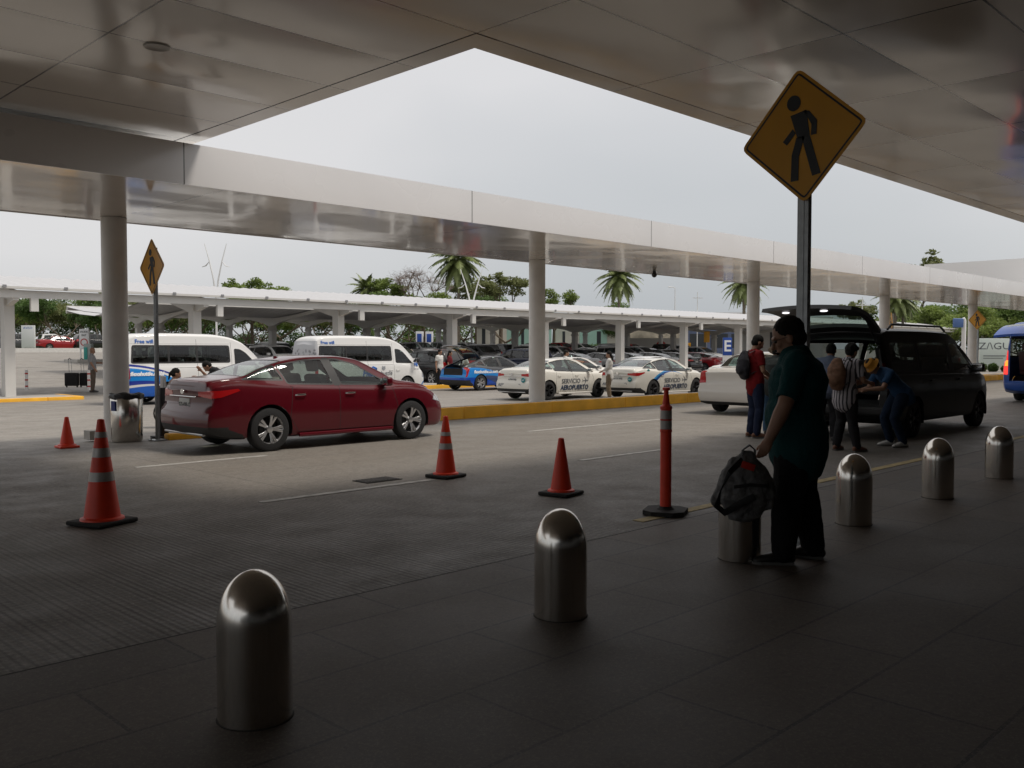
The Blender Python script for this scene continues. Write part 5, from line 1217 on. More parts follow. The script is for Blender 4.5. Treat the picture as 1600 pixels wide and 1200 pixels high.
def person(name_label, loc, rz, pose=None, H=1.72, bulk=1.0, belly=0.0, top=None, sleeve=.62, bottom=None, shoes=None, hair=HAIRB, hairstyle='short', hat=None, voxel=.012, skirt=0, group=None, feet=True, glasses=False, skin=None, grip=None, headk=1.0, baggy=0):
    t = thing('person', name_label, 'person', loc, rz, group); k = H/1.72; skin = skin or SKIN
    J = dict(BASE); J.update(pose or {}); V = {a: Vector(b)*k if isinstance(b, tuple) else b for a, b in J.items()}
    side = (V['shr']-V['shl']).normalized(); hside = (V['hpr']-V['hpl']).normalized(); B_ = bulk
    up = (V['neck']-V['chest']).normalized(); fwd = up.cross(side).normalized()
    if fwd.dot(Vector((0, 1, 0))) < -.5: fwd = -fwd
    def torso(mb, e=0, hem=.0, be=0):
        P = [V['pelvis']+(V['pelvis']-V['waist']).normalized()*(.09*k+hem), V['pelvis'], V['waist'], V['waist'].lerp(V['chest'], .5)+Vector((0, be*.15, 0)), V['chest'], V['chest'].lerp(V['neck'], .55), V['neck']-up*.035*k]
        Rr = [(.155, .105), (.165, .112), (.143, .102), (.152, .110), (.168, .118), (.150, .098), (.085, .07)]
        f = [1, 1, 1, 1, 1, 1, 1]
        Rr = [(a*k*(1+(B_-1)*f[i])+e+(.016 if e and i < 2 else 0), b*k*(1+(B_-1)*1.2*f[i])+e+(.018 if e and i < 2 else 0)) for i, (a, b) in enumerate(Rr)]
        mb.tube(P, Rr, side=side.lerp(hside, .5), n=24, dome=True)
        if belly:
            c = V['waist'].lerp(V['pelvis'], .25)+fwd*.075*k; mb.ball(c, ((.150*B_+e)*k, (.085+belly+e)*k, (.19+e)*k), 20, 14)
        for s_ in ('l', 'r'): mb.tube([V['chest'].lerp(V['neck'], .55), V['sh'+s_]], [(.075*k+e, .085*k+e), (.058*k*B_+e, .062*k*B_+e)], n=14, dome=True)
    def arm(mb, s_, e=0, upto=2.0, cuff=0):
        a, b, c = V['sh'+s_], V['el'+s_], V['wr'+s_]; r0 = [.055, .051, .043, .040, .041, .033, .026]
        pts = [a, a.lerp(b, .35), a.lerp(b, .8), b, b.lerp(c, .25), b.lerp(c, .65), c]; par = [0, .35, .8, 1, 1.25, 1.65, 2]
        P = []; Q = []
        for i in range(7):
            if par[i] <= upto: P.append(pts[i]); Q.append(r0[i]*k*(B_*.6+.4)+e+cuff*par[i])
        if upto < 1: P.append(a.lerp(b, upto)); Q.append(.046*k*(B_*.6+.4)+e+cuff)
        mb.tube(P, Q, n=14, dome=not cuff)
    def leg(mb, s_, e=0, upto=2.0, flare=0):
        a, b, c = V['hp'+s_], V['kn'+s_], V['an'+s_]; r0 = [.092, .088, .068, .054, .057, .048, .036]; f = (B_*.7+.3)
        pts = [a, a.lerp(b, .35), a.lerp(b, .8), b, b.lerp(c, .25), b.lerp(c, .6), c]
        mb.tube(pts, [q*k*f+e+(flare*i/6) for i, q in enumerate(r0)], n=16, dome=True)
    def hand(mb, s_):
        w = V['wr'+s_]; d = (w-V['el'+s_]).normalized(); pal = fwd if abs(d.dot(fwd)) < .8 else Vector((0, 0, -1)); ax = d.cross(pal).normalized()      # pal: thumb side
        nrm = ax*(1 if s_ == 'l' else -1)      # towards body
        mb.tube([w-d*.01, w+d*.035*k, w+d*.085*k], [(.027*k, .019*k), (.040*k, .017*k), (.040*k, .014*k)], side=pal, n=12, dome=True)
        g_ = .9 if (grip and s_ in grip) else .38
        for i in range(4):
            o_ = w+d*.083*k+pal*(.029-.0195*i)*k; L_ = (.068, .077, .071, .056)[i]*k; dd = d.copy(); P = [o_-d*.015*k]; 
            for j in range(3):
                P.append(P[-1]+dd*(L_*(.5, .32, .25)[j]+(.015*k if j == 0 else 0))); dd = (dd*math.cos(g_)+nrm*math.sin(g_)).normalized()
            mb.tube(P, [.0098*k, .0092*k, .0082*k, .0068*k], n=8, dome=True)
        o_ = w+d*.03*k+pal*.03*k; mb.tube([o_-pal*.02*k, o_+(pal*.5+d*.6+nrm*.25).normalized()*.038*k, o_+(pal*.4+d*.9+nrm*.55).normalized()*.068*k], [.0135*k, .0115*k, .008*k], n=8, dome=True)
    hd = (V['head']-V['neck']).normalized(); fa = V['face'] if isinstance(V['face'], Vector) else None
    fdir = (fa if fa is not None else fwd); fdir = (fdir-hd*fdir.dot(hd)).normalized(); hs = fdir.cross(hd).normalized(); hm = Matrix((hs, fdir, hd)).transposed(); hc = V['head']; k0 = k
    def HP(x, y, z): return hc+hm @ Vector((x*k*headk, y*k*headk, z*k*headk))
    body = MB(); torso(body); [arm(body, s_) for s_ in 'lr']; [leg(body, s_) for s_ in 'lr']; [hand(body, s_) for s_ in 'lr']
    body.tube([V['neck']-up*.05*k, V['neck'], HP(0, -.01, -.06)], [(.062*k, .058*k), (.054*k, .054*k), (.052*k, .056*k)], side=side, n=14)
    body.ball(HP(0, -.008, .03), (.076*k*headk, .096*k*headk, .098*k*headk), 20, 14, hm); body.ball(HP(0, .022, -.04), (.058*k*headk, .070*k*headk, .078*k*headk), 18, 12, hm)
    body.ball(HP(0, .066, -.098), (.024*k*headk, .022*k*headk, .018*k*headk), 12, 8, hm)      # chin
    body.tube([HP(0, .088, .012), HP(0, .108, -.02), HP(0, .112, -.032)], [.010*k*headk, .014*k*headk, .016*k*headk], n=10, dome=True)   # nose
    body.tube([HP(-.045, .080, .022), HP(0, .094, .026), HP(.045, .080, .022)], [.011*k*headk]*3, n=8, dome=True)       # brow
    for s_ in (-1, 1):
        body.ball(HP(s_*.077, -.008, -.012), (.011*k*headk, .020*k*headk, .031*k*headk), 10, 8, hm); body.ball(HP(s_*.038, .062, -.022), (.024*k*headk, .022*k*headk, .022*k*headk), 10, 8, hm)
    body.tube([HP(-.024, .084, -.062), HP(0, .093, -.060), HP(.024, .084, -.062)], [.008*k*headk]*3, n=8, dome=True)
    me = modded(body, voxel, 2, name='body'); me.materials.append(skin); bo = link('body', me, t)
    e_ = MB()
    for s_ in (-1, 1): e_.ball(HP(s_*.031, .083, .004), .0105*k*headk, 10, 8)
    for i, s_ in enumerate((-1, 1)):
        m_ = MB(); m_.ball(HP(s_*.031, .081, .004), .011*k*headk, 10, 8); m_.build('eye', mat('eye_dark', (.02, .015, .012), .2), t)
    m_ = MB(); m_.tube([HP(-.022, .0985, -.0615), HP(0, .1035, -.0615), HP(.022, .0985, -.0615)], [(.003*k*headk, .0025*k*headk)]*3, n=6); m_.build('mouth', mat('lip_tone', (.16, .06, .05), .5), t)
    # hair
    if hairstyle != 'none':
        h_ = MB(); h_.ball(HP(0, -.020, .045), (.083*k*headk, .098*k*headk, .092*k*headk), 20, 14, hm); h_.ball(HP(0, -.045, -.01), (.078*k*headk, .066*k*headk, .075*k*headk), 16, 12, hm)
        if hairstyle == 'long': h_.tube([HP(0, -.06, .02), HP(0, -.085, -.09), HP(0, -.10, -.22)], [(.075*k*headk, .05*k*headk), (.07*k*headk, .04*k*headk), (.05*k*headk, .025*k*headk)], side=hs, n=14, dome=True)
        if hairstyle == 'tail': h_.tube([HP(0, -.09, .04), HP(0, -.13, -.02), HP(0, -.12, -.16)], [(.03*k*headk, .03*k*headk), (.035*k*headk, .03*k*headk), (.02*k*headk, .015*k*headk)], side=hs, n=12, dome=True)
        if hairstyle == 'curly': 
            rr_ = random.Random(3)
            for _ in range(50):
                d = Vector((rr_.gauss(0, 1), rr_.gauss(-.5, .9), rr_.gauss(.5, .9))).normalized(); h_.ball(HP(d.x*.085, -.02+d.y*.095, .035+d.z*.09), .024*k*headk, 8, 6)
        hme = modded(h_, max(.007, voxel*.7), 1, (.010, .02), 'hair'); hme.materials.append(hair); link('hair', hme, t)
    if top:
        m_ = MB(); torso(m_, .013*k, .03*k+skirt); [arm(m_, s_, .013*k, sleeve, .006 if sleeve < 1 else 0) for s_ in 'lr']
        m_.tube([V['neck']-up*.06*k, V['neck']-up*.005*k], [(.075*k, .070*k), (.062*k, .060*k)], side=side, n=14)
        c_ = modded(m_, max(.011, voxel), 2, (.016*k, .10), 'shirt'); c_.materials.append(top); link('shirt', c_, t)
    if bottom:
        m_ = MB(); e = (.014+baggy)*k
        m_.tube([V['pelvis'].lerp(V['waist'], .45), V['pelvis'], V['pelvis']-Vector((0, 0, .08*k))], [(.138*k*B_, .098*k*B_), (.160*k*B_, .110*k*B_), (.16*k*B_, .110*k*B_)], side=hside, n=20, dome=True)
        [leg(m_, s_, e, 2, .012*k) for s_ in 'lr']
        c_ = modded(m_, max(.012, voxel), 2, (.016*k, .08), 'trousers'); c_.materials.append(bottom); link('trousers', c_, t)
    if feet:
        for s_ in 'lr':
            a = V['an'+s_]; fd = V['toe'+s_] if isinstance(V['toe'+s_], Vector) else Vector((-.15 if s_ == 'l' else .15, 1, 0)); fd = Vector((fd.x, fd.y, 0)).normalized(); z0 = a.z-.085*k
            m_ = MB(); b0 = Vector((a.x, a.y, z0)); sd_ = Vector((fd.y, -fd.x, 0))
            m_.tube([b0-fd*.055*k+Vector((0, 0, .045*k)), b0+fd*.02*k+Vector((0, 0, .052*k)), b0+fd*.10*k+Vector((0, 0, .040*k)), b0+fd*.185*k+Vector((0, 0, .026*k))], [(.034*k, .042*k), (.040*k, .050*k), (.047*k, .038*k), (.036*k, .024*k)], side=sd_, n=14, dome=True)
            m_.tube([b0+Vector((0, 0, .03*k)), a+Vector((0, 0, .02*k))], [.042*k, .040*k], n=12)
            me = modded(m_, .009, 1, name='shoe'); 
            for v in me.vertices: v.co.z = max(v.co.z, z0+.004)
            me.materials.append(shoes or SHOEB); sh = link('shoe', me, t)
            m_ = MB(); pr = [(-.07, -.036), (.06, -.042), (.16, -.045), (.215, -.02), (.215, .02), (.16, .045), (.06, .042), (-.07, .036)]
            m_.prism([(x*k, y*k) for x, y in pr], b0+Vector((0, 0, .010*k)), fd, Vector((-fd.y, fd.x, 0)), .02*k); m_.build('sole', mat('shoe_sole', (.12, .12, .115), .8), sh, False)
    if glasses:
        m_ = MB(); GM = mat('spectacle_frame', (.03, .03, .03), .3, .6)
        for s_ in (-1, 1):
            P = [HP(s_*.034+.026*math.cos(a)*1.0, .104, .002+.019*math.sin(a)) for a in [2*math.pi*i/14 for i in range(15)]]; m_.tube(P, [.0014*k]*15, n=5, cap=False)
            m_.tube([HP(s_*.060, .104, .006), HP(s_*.078, .06, .010), HP(s_*.082, -.01, .004)], [.0022*k]*3, n=5)
        m_.tube([HP(-.008, .104, .004), HP(.008, .104, .004)], [.002*k]*2, n=5); m_.build('spectacles', GM, t)
    if hat:
        kind, hm_ = hat; m_ = MB()
        if kind == 'brim':
            m_.lathe([(0, .128), (.05, .130), (.078, .118), (.090, .06), (.094, .045), (.16, .030), (.162, .024), (.09, .034)], HP(0, -.012, .0), 24, hm)
        elif kind == 'bucket': m_.lathe([(0, .125), (.06, .122), (.085, .10), (.095, .045), (.128, .012), (.124, .010), (.090, .044)], HP(0, -.012, .0), 24, hm)
        m_.build('hat', hm_, t)
    return t
def wp(*pts): return [Vector(p) for p in pts]
# man in the dark green shirt, back-lit, facing the road (left), holding a bag on the post
GREEN = cloth('dark_green_shirt', (.005, .044, .046)); BLKT = cloth('black_trousers', (.008, .008, .009), .2)
CL = math.atan2(FY, FX)            # heading of the camera axis
def face_left(extra=0): return CL+R(extra)      # local +Y points camera-left
mx_, my_ = 6.08, 3.16
person('stout man in dark green shirt and glasses holding a grey bag against a steel bollard', (mx_, my_, .006), face_left(-14), dict(
    chest=(0, -.005, 1.29), neck=(0, .015, 1.47), head=(0, .065, 1.595), face=(.10, 1, -.02),
    shl=(-.205, .02, 1.41), ell=(-.33, .10, 1.13), wrl=(-.33, .20, .90), shr=(.205, -.02, 1.41), elr=(.27, -.06, 1.13), wrr=(.25, .04, .90),
    hpl=(-.10, .0, .90), knl=(-.12, .06, .49), anl=(-.12, .09, .085), hpr=(.10, 0, .90), knr=(.13, -.05, .50), anr=(.13, -.13, .085)),
    H=1.735, bulk=1.54, belly=.045, headk=1.12, baggy=.008, top=GREEN, sleeve=.85, bottom=BLKT, skirt=.07, hairstyle='short', glasses=True, voxel=.0075, grip='l')
# others: (label, column px, depth or feet row...) placed on the ground
def gpt(px, D): return at(px, D)
def P3(px, D, z=None):
    x, y = at(px, D); return (x, y, gz(y) if z is None else z)
REDS = cloth('red_shirt', (.16, .008, .010)); NAVY = cloth('navy_jeans', (.015, .022, .05)); JEAN = cloth('blue_jeans', (.05, .10, .17)); GREYJ = cloth('grey_padded_jacket', (.045, .052, .050))
WSH = cloth('white_shirt', (.62, .61, .58), .05); KHA = cloth('khaki_trousers', (.17, .13, .09)); LBL = cloth('pale_blue_shirt', (.13, .16, .23)); BLS = cloth('blue_tshirt', (.022, .06, .13)); DKT = cloth('charcoal_trousers', (.018, .018, .02)); STR = stripes('striped_shirt', (.34, .32, .34), (.03, .03, .035), 120)
CLV = CL
person('man in red t-shirt with a black backpack standing by the white saloon', P3(1180, 15.9), CL-R(168), dict(
    head=(0, .045, 1.59), wrl=(-.10, .26, 1.00), ell=(-.24, .02, 1.13), wrr=(.06, .27, 1.00), elr=(.24, .02, 1.13)), H=1.78, top=REDS, sleeve=.7, bottom=NAVY, shoes=mat('brown_shoe', (.16, .07, .04), .6), group=None)
person('man in grey padded jacket and pale straw hat seen from behind', P3(1209, 16.4), CL-R(125), dict(
    waist=(0, .02, 1.06), chest=(0, .06, 1.25), neck=(0, .11, 1.41), head=(0, .17, 1.51), shl=(-.20, .09, 1.34), shr=(.20, .09, 1.34), ell=(-.27, .08, 1.06), elr=(.27, .08, 1.06), wrl=(-.22, .22, .88), wrr=(.20, .25, .92)),
    H=1.68, bulk=1.12, top=GREYJ, sleeve=2, bottom=JEAN, hat=('brim', mat('straw_hat', (.52, .45, .36), .8, var=.1, vscale=30)))
person('person in pale blue shirt leaning into the open black van', P3(1293, 15.3), CL-R(120), dict(
    waist=(0, .05, 1.04), chest=(0, .14, 1.22), neck=(0, .22, 1.37), head=(0, .29, 1.48), shl=(-.20, .20, 1.30), shr=(.20, .20, 1.30), ell=(-.22, .42, 1.16), elr=(.22, .42, 1.16), wrl=(-.15, .64, 1.12), wrr=(.15, .64, 1.12)),
    H=1.74, top=LBL, sleeve=.8, bottom=DKT)
person('woman in striped shirt with a brown backpack at the open van', P3(1321, 13.75), CL-R(145), dict(
    waist=(0, .02, 1.07), chest=(0, .05, 1.26), neck=(0, .09, 1.43), head=(.02, .13, 1.55), shl=(-.17, .06, 1.37), shr=(.17, .06, 1.37), ell=(-.2, .22, 1.14), elr=(.24, .12, 1.10), wrl=(-.12, .42, 1.08), wrr=(.18, .38, 1.06), knl=(-.12, .09, .50), anl=(-.16, .02, .085), anr=(.18, .06, .085)),
    H=1.66, bulk=1.05, top=STR, sleeve=.75, bottom=DKT, hairstyle='curly', skirt=.07, shoes=mat('brown_shoe', (.16, .07, .04), .6))
person('person in blue t-shirt and yellow bucket hat bending beside the van', P3(1395, 14.4), CL+R(10), dict(
    pelvis=(0, -.16, .86), waist=(0, -.06, .97), chest=(0, .10, 1.12), neck=(0, .25, 1.22), head=(0, .35, 1.28), face=(0, 1, -.5), shl=(-.19, .16, 1.17), shr=(.19, .16, 1.17), ell=(-.22, .30, .94), elr=(.22, .28, .92), wrl=(-.12, .50, .92), wrr=(.10, .50, .90),
    hpl=(-.09, -.14, .83), hpr=(.09, -.14, .83), knl=(-.12, .04, .46), knr=(.12, .06, .46), anl=(-.13, -.12, .085), anr=(.13, -.06, .085)),
    H=1.70, top=BLS, sleeve=.7, bottom=cloth('worn_blue_jeans', (.012, .022, .045)), shoes=SHOEW, hat=('bucket', mat('yellow_hat', (.36, .16, .008), .8)))
# around the shuttles and taxis
person('attendant in white shirt and black trousers right of the second shuttle van', P3(687, 41.5), CL+R(150), dict(wrr=(.28, .02, .84)), H=1.74, bulk=1.08, top=WSH, sleeve=.65, bottom=DKT, voxel=.016, group='attendants in white shirts', shoes=SHOEB)
person('attendant in white shirt bending behind the raised tailgate', P3(720, 42.5), CL-R(170), dict(
    waist=(0, .06, 1.03), chest=(0, .18, 1.18), neck=(0, .29, 1.30), head=(0, .37, 1.38), shl=(-.19, .24, 1.25), shr=(.19, .24, 1.25), ell=(-.22, .36, 1.0), elr=(.22, .36, 1.0), wrl=(-.14, .55, .95), wrr=(.14, .55, .95)), H=1.72, top=WSH, sleeve=.65, bottom=DKT, voxel=.016, group='attendants in white shirts')
person('woman in dark red blouse between the two attendants in white', P3(703, 43.5), CL+R(170), None, H=1.68, top=cloth('dark_red_blouse', (.12, .015, .02)), sleeve=.8, bottom=DKT, voxel=.016, hairstyle='long')
person('man in white shirt pointing across the roof of the first airport taxi', P3(884, 35.5), CL-R(165), dict(
    shr=(.19, .03, 1.38), elr=(.22, .30, 1.31), wrr=(.16, .56, 1.28), shl=(-.19, .0, 1.40), ell=(-.20, .26, 1.24), wrl=(-.1, .46, 1.22), face=(.1, 1, 0)), H=1.72, top=WSH, sleeve=.6, bottom=DKT, voxel=.014)
person('woman in long white blouse and khaki trousers between the airport taxis', P3(952, 31.8), CL-R(10), dict(ell=(-.21, .05, 1.14), wrl=(-.10, .24, 1.02), elr=(.2, .05, 1.14), wrr=(.08, .25, 1.02)), H=1.68, top=WSH, sleeve=1.7, bottom=KHA, hairstyle='long', voxel=.014, skirt=.06)
person('man in grey shirt with shoulder bag holding a suitcase by the striped post', P3(144, 36.2), CL-R(160), dict(wrr=(.30, .12, .90), elr=(.26, -.02, 1.14), wrl=(-.18, .34, 1.12), ell=(-.25, .04, 1.14), anl=(-.05, .0, .085)), H=1.76, bulk=1.1, top=cloth('pale_grey_shirt', (.30, .30, .31)), sleeve=.9, bottom=cloth('taupe_trousers', (.13, .10, .08)), hairstyle='none', voxel=.014, grip='r')
person('woman seated behind the dark red car, hair tied back', P3(272, 20.5), CL-R(150), dict(
    pelvis=(0, -.02, .55), waist=(0, -.04, .70), chest=(0, -.03, .90), neck=(0, .0, 1.07), head=(0, .04, 1.21), shl=(-.17, -.02, 1.01), shr=(.17, -.02, 1.01), ell=(-.21, .05, .76), elr=(.21, .05, .76), wrl=(-.12, .26, .68), wrr=(.12, .26, .68),
    hpl=(-.09, .02, .52), hpr=(.09, .02, .52), knl=(-.11, .42, .52), knr=(.11, .42, .52), anl=(-.12, .40, .10), anr=(.12, .40, .10)), H=1.70, top=cloth('beige_top', (.26, .17, .13)), sleeve=1.8, bottom=NAVY, hairstyle='tail', voxel=.012)
person('dark-haired man bending forward beyond the dark red car', P3(350, 22.0), CL+R(15), dict(
    waist=(0, .05, 1.03), chest=(0, .17, 1.17), neck=(0, .29, 1.27), head=(0, .38, 1.33), face=(0, 1, -.6), shl=(-.19, .23, 1.23), shr=(.19, .23, 1.23), ell=(-.24, .36, 1.0), elr=(.24, .38, 1.06), wrl=(-.2, .56, 1.06), wrr=(.15, .52, 1.22)), H=1.74, top=cloth('black_tshirt', (.012, .012, .014)), sleeve=.7, bottom=DKT, voxel=.012)

# ------------------------------------------------------------------ bags and street furniture
BAGM = mat('grey_bag_fabric', (.12, .12, .12), .8, var=.3, vscale=14, bump=.5, bscale=40)
def holdall(loc, rz):
    t = thing('travel_bag', 'limp grey holdall with a red tag held against the third bollard', 'bag', loc, rz)
    t.scale = (.90, .90, .93)
    m_ = MB(); m_.tube([(0, 0, 0), (.0, 0, .07), (0, 0, .20), (.015, 0, .31), (.03, 0, .375)], [(.17, .11), (.215, .145), (.205, .135), (.15, .09), (.07, .04)], side=(1, 0, 0), n=24, dome=True)
    m_.tube([(-.20, .05, .05), (-.12, .09, .14), (-.05, .1, .26)], [.05, .055, .03], n=10, dome=True); m_.tube([(.16, -.05, .03), (.17, -.03, .15), (.12, 0, .28)], [.05, .06, .03], n=10, dome=True)
    me = modded(m_, .008, 2, (.045, .085), 'bag_body'); me.materials.append(BAGM); link('bag_body', me, t)
    m_ = MB(); m_.tube([(-.04, -.03, .34), (-.03, -.02, .42), (.03, 0, .455), (.08, .02, .42), (.09, .03, .34)], [(.016, .006)]*5, side=(0, 1, 0), n=8); m_.build('handle', BLACKP, t)
    m_ = MB(); m_.tube([(-.06, -.10, .36), (-.17, -.13, .27), (-.24, -.14, .14), (-.26, -.12, .03), (-.20, -.12, -.02), (-.12, -.135, .03), (.02, -.15, .10)], [(.026, .005)]*7, side=(.4, 0, 1), n=8); m_.build('shoulder_strap', BLACKP, t)
    m_ = MB(); m_.tube([(-.14, -.148, .17), (-.02, -.162, .185), (.13, -.14, .17)], [(.012, .004)]*3, side=(0, 0, 1), n=6); m_.build('zip', BLACKP, t)
    m_ = MB(); m_.rbox((-.02, -.115, .315), (.105, .012, .05), .004, Matrix.Rotation(R(18), 3, 'Y')); m_.build('red_tag', mat('red_tag', (.50, .03, .015), .5), t)
def bollard_thing(x, y, lab):
    t = thing('bollard', lab, 'bollard', (x, y, .006), 0, 'steel bollards along the pavement'); r_ = .152; h = .615
    m_ = MB(); pr = [(r_, 0), (r_, .2), (r_, .385)]+[(r_*math.cos(a), .385+(h-.385)*math.sin(a)**.96) for a in [math.pi/2*i/18 for i in range(1, 18)]]+[(.0, h)]; m_.lathe(pr, n=48); m_.build('post', STEEL, t, 60)
    m_ = MB(); m_.lathe([(r_, .0), (r_+.005, .0), (r_+.004, .003), (r_, .004)], n=40); m_.build('base_ring', mat('dark_grout', (.03, .028, .025), .9), t)
BW = ['nearest, left of the middle', 'second nearest, standing alone', 'third, behind the grey bag', 'fourth, just right of the stout man', 'fifth from the left', 'rightmost, by the front of the black van']
BPOS = [(1.91, 3.40), (3.89, 3.47), (5.87, 3.49), (7.76, 3.49), (9.75, 3.50), (11.78, 3.53)]
for i, w_ in enumerate(BW): bollard_thing(*BPOS[i], f'domed steel bollard, {w_}')
bxx, byy = 5.87, 3.49; holdall((*at(1166, 6.22), .455), TH-math.pi/2+R(6))
ORG = mat('orange_cone_plastic', (.80, .05, .014), .45, var=.08, vscale=5); REFL = mat('reflective_band', (.42, .40, .38), .35, .2, var=.15, vscale=12); RUB = mat('black_rubber_base', (.02, .019, .018), .8, bump=.3, bscale=30)
def cone(x, y, h, label, bands=(), base=None, rb=.15, rz=0, dark=False, bright=False):
    t = thing('traffic_cone', label, 'traffic cone', (x, y, gz(y)), rz, 'orange traffic cones'); bs2 = base or .38
    m_ = MB(); m_.rbox((0, 0, .02), (bs2, bs2, .04), .015); m_.build('base', RUB if not bright else ORG, t)
    rt = .028
    def rad(z): return rb+(rt-rb)*(z-.04)/(h-.04)
    m_ = MB(); m_.lathe([(rb+.03, .04), (rb+.025, .055), (rb, .065)]+[(rad(z), z) for z in (.065, h*.5, h-.005)]+[(rt-.008, h), (rt-.012, h-.03)], n=32); m_.build('cone_body', ORG, t)
    for z0, z1 in bands:
        m_ = MB(); m_.lathe([(rad(z0)+.003, z0), (rad(z1)+.003, z1)], n=32); m_.build('reflective_band', REFL, t)
cone(5.38, 15.45, .50, 'small plain orange cone far left near the round column', base=.30, rb=.11, bright=True)
cone(3.14, 8.2, .92, 'tall orange cone with three bands at the far left of the lane', ((.38, .46), (.59, .67), (.76, .81)), .42, .155, R(20))
cone(7.2, 8.27, .735, 'orange cone with two bands beside the red car bonnet', ((.34, .41), (.50, .545)), .36, .125, R(8))
cone(7.18, 6.4, .60, 'plain orange cone without bands in mid lane', (), .36, .115, R(10))
def channelizer(x, y):
    t = thing('delineator_post', 'slim orange delineator post with two silver bands on a black base', 'delineator post', (x, y, 0), R(25))
    m_ = MB(); m_.prism([(-.21, -.10), (-.13, -.19), (.13, -.19), (.21, -.10), (.21, .10), (.13, .19), (-.13, .19), (-.21, .10)], (0, 0, .022), (1, 0, 0), (0, 1, 0), .04); m_.lathe([(.09, .04), (.06, .06), (.055, .07)], n=20); m_.build('base', RUB, t)
    m_ = MB(); m_.lathe([(.052, .05), (.052, .76), (.056, .765), (.056, .785), (.050, .79), (.050, .97), (.056, .975), (.056, 1.0), (.035, 1.02), (.026, 1.10), (.022, 1.11), (.022, 1.15), (.036, 1.155), (.036, 1.175), (.02, 1.18), (0, 1.18)], n=28); m_.build('tube', ORG, t)
    for z0, z1 in ((.79, .87), (.885, .965)):
        m_ = MB(); m_.lathe([(.0535, z0), (.0535, z1)], n=28); m_.build('reflective_band', REFL, t)
    m_ = MB(); m_.lathe([(.0515, .872), (.057, .875), (.057, .882), (.0515, .884)], n=28); m_.build('ring', ORG, t)
channelizer(7.04, 4.97)
YS = mat('yellow_sign_sheet', (.72, .34, .012), .4, var=.05, vscale=4); BKS = mat('black_sign_print', (.015, .018, .022), .5)
def ped_sign(x, y, zc, s, pole_top, label, face=math.pi, roll=0, name='pedestrian_sign', pole=True, pole_r=.04, z0=0, flip=1):
    """yellow diamond with a walking figure; the face looks along local -Y before turning by face"""
    t = thing(name, label, 'road sign', (x, y, z0), face)
    if pole:
        m_ = MB(); a = pole_r; m_.bx((-a, -a*.6, -.2), (a, a*.6, pole_top)); m_.bx((-a*.25, -a*.62-.004, 0), (a*.25, -a*.6, pole_top)); m_.build('pole', GALV, t, False)
        m_ = MB(); m_.rbox((0, 0, .01), (.24, .24, .02), .004); m_.build('base_plate', GALV, t)
        for q in ((-.08, -.08), (.08, .08)):
            m_ = MB(); m_.cyl((q[0], q[1], .02), (q[0], q[1], .045), .012, n=6); m_.build('bolt', GALV, t)
    rm = Matrix.Rotation(roll, 3, 'Y'); O = Vector((0, -.06, zc-z0)); U = rm @ Vector((1, 0, 0)); V_ = rm @ Vector((0, 0, 1))
    d = s/math.sqrt(2); poly = rounded([(0, -d), (d, 0), (0, d), (-d, 0)], .055)
    m_ = MB(); m_.prism(poly, O, U, V_, .006); m_.build('plate', YS, t, False)
    p2 = shrink(poly, .022); p3 = shrink(poly, .036); m_ = MB(); n = len(p2); Nn = U.cross(V_); A = [O+U*a+V_*b-Nn*-.0045 for a, b in p2]; B_ = [O+U*a+V_*b+Nn*.0045 for a, b in p3]
    m_.add(A+B_, [(i, (i+1) % n, (i+1) % n+n, i+n) for i in range(n)]); m_.build('border_line', BKS, t, False)
    m_ = MB(); k = s/.75*.93; Of = O+Nn*.0055
    def quad(pts): m_.prism([(a*k*flip, b*k) for a, b in (pts if flip > 0 else pts[::-1])], Of, U, V_, .003)
    quad([(-.055+.062*math.cos(a), .285+.066*math.sin(a)) for a in [2*math.pi*i/20 for i in range(20)]])
    quad([(-.09, .185), (.055, .205), (.075, -.01), (-.035, -.02)])        # trunk
    quad([(.03, .205), (.08, .19), (.145, .10), (.095, .075)]); quad([(.095, .085), (.145, .10), (.135, -.015), (.085, -.015)])   # arm
    quad([(-.075, .07), (-.05, .03), (-.135, -.055), (-.17, -.02)])
    quad([(-.045, -.01), (.03, -.01), (-.03, -.17), (-.095, -.15)]); quad([(-.095, -.15), (-.03, -.165), (-.045, -.37), (-.115, -.37)])
    quad([(.0, -.01), (.075, -.01), (.155, -.345), (.08, -.355)])
    m_.build('walking_figure', BKS, t, False)
    return t
ped_sign(6.66, 3.42, 3.17, .735, 3.0, 'large dark yellow pedestrian sign high on a square pole beside the stout man', -math.pi/2, R(-3.5), flip=1, pole_r=.045)
ped_sign(6.95, 15.62, 2.96, .70, 3.35, 'yellow pedestrian sign seen edge-on beside the left round column', -math.pi/2, 0, z0=gz(15.6))
x_, y_ = at(1527, 45); ped_sign(x_, y_, 2.98, .70, 3.1, 'small bright yellow pedestrian sign before the farthest round column', -math.pi/2-R(18), 0, z0=-.2)
x_, y_ = at(1394, 30); ped_sign(x_, y_, 1.53+38/1430*30, .62, 2.7, 'yellow sign tip showing over the roof of the black van', R(-150), 0, z0=gz(y_))
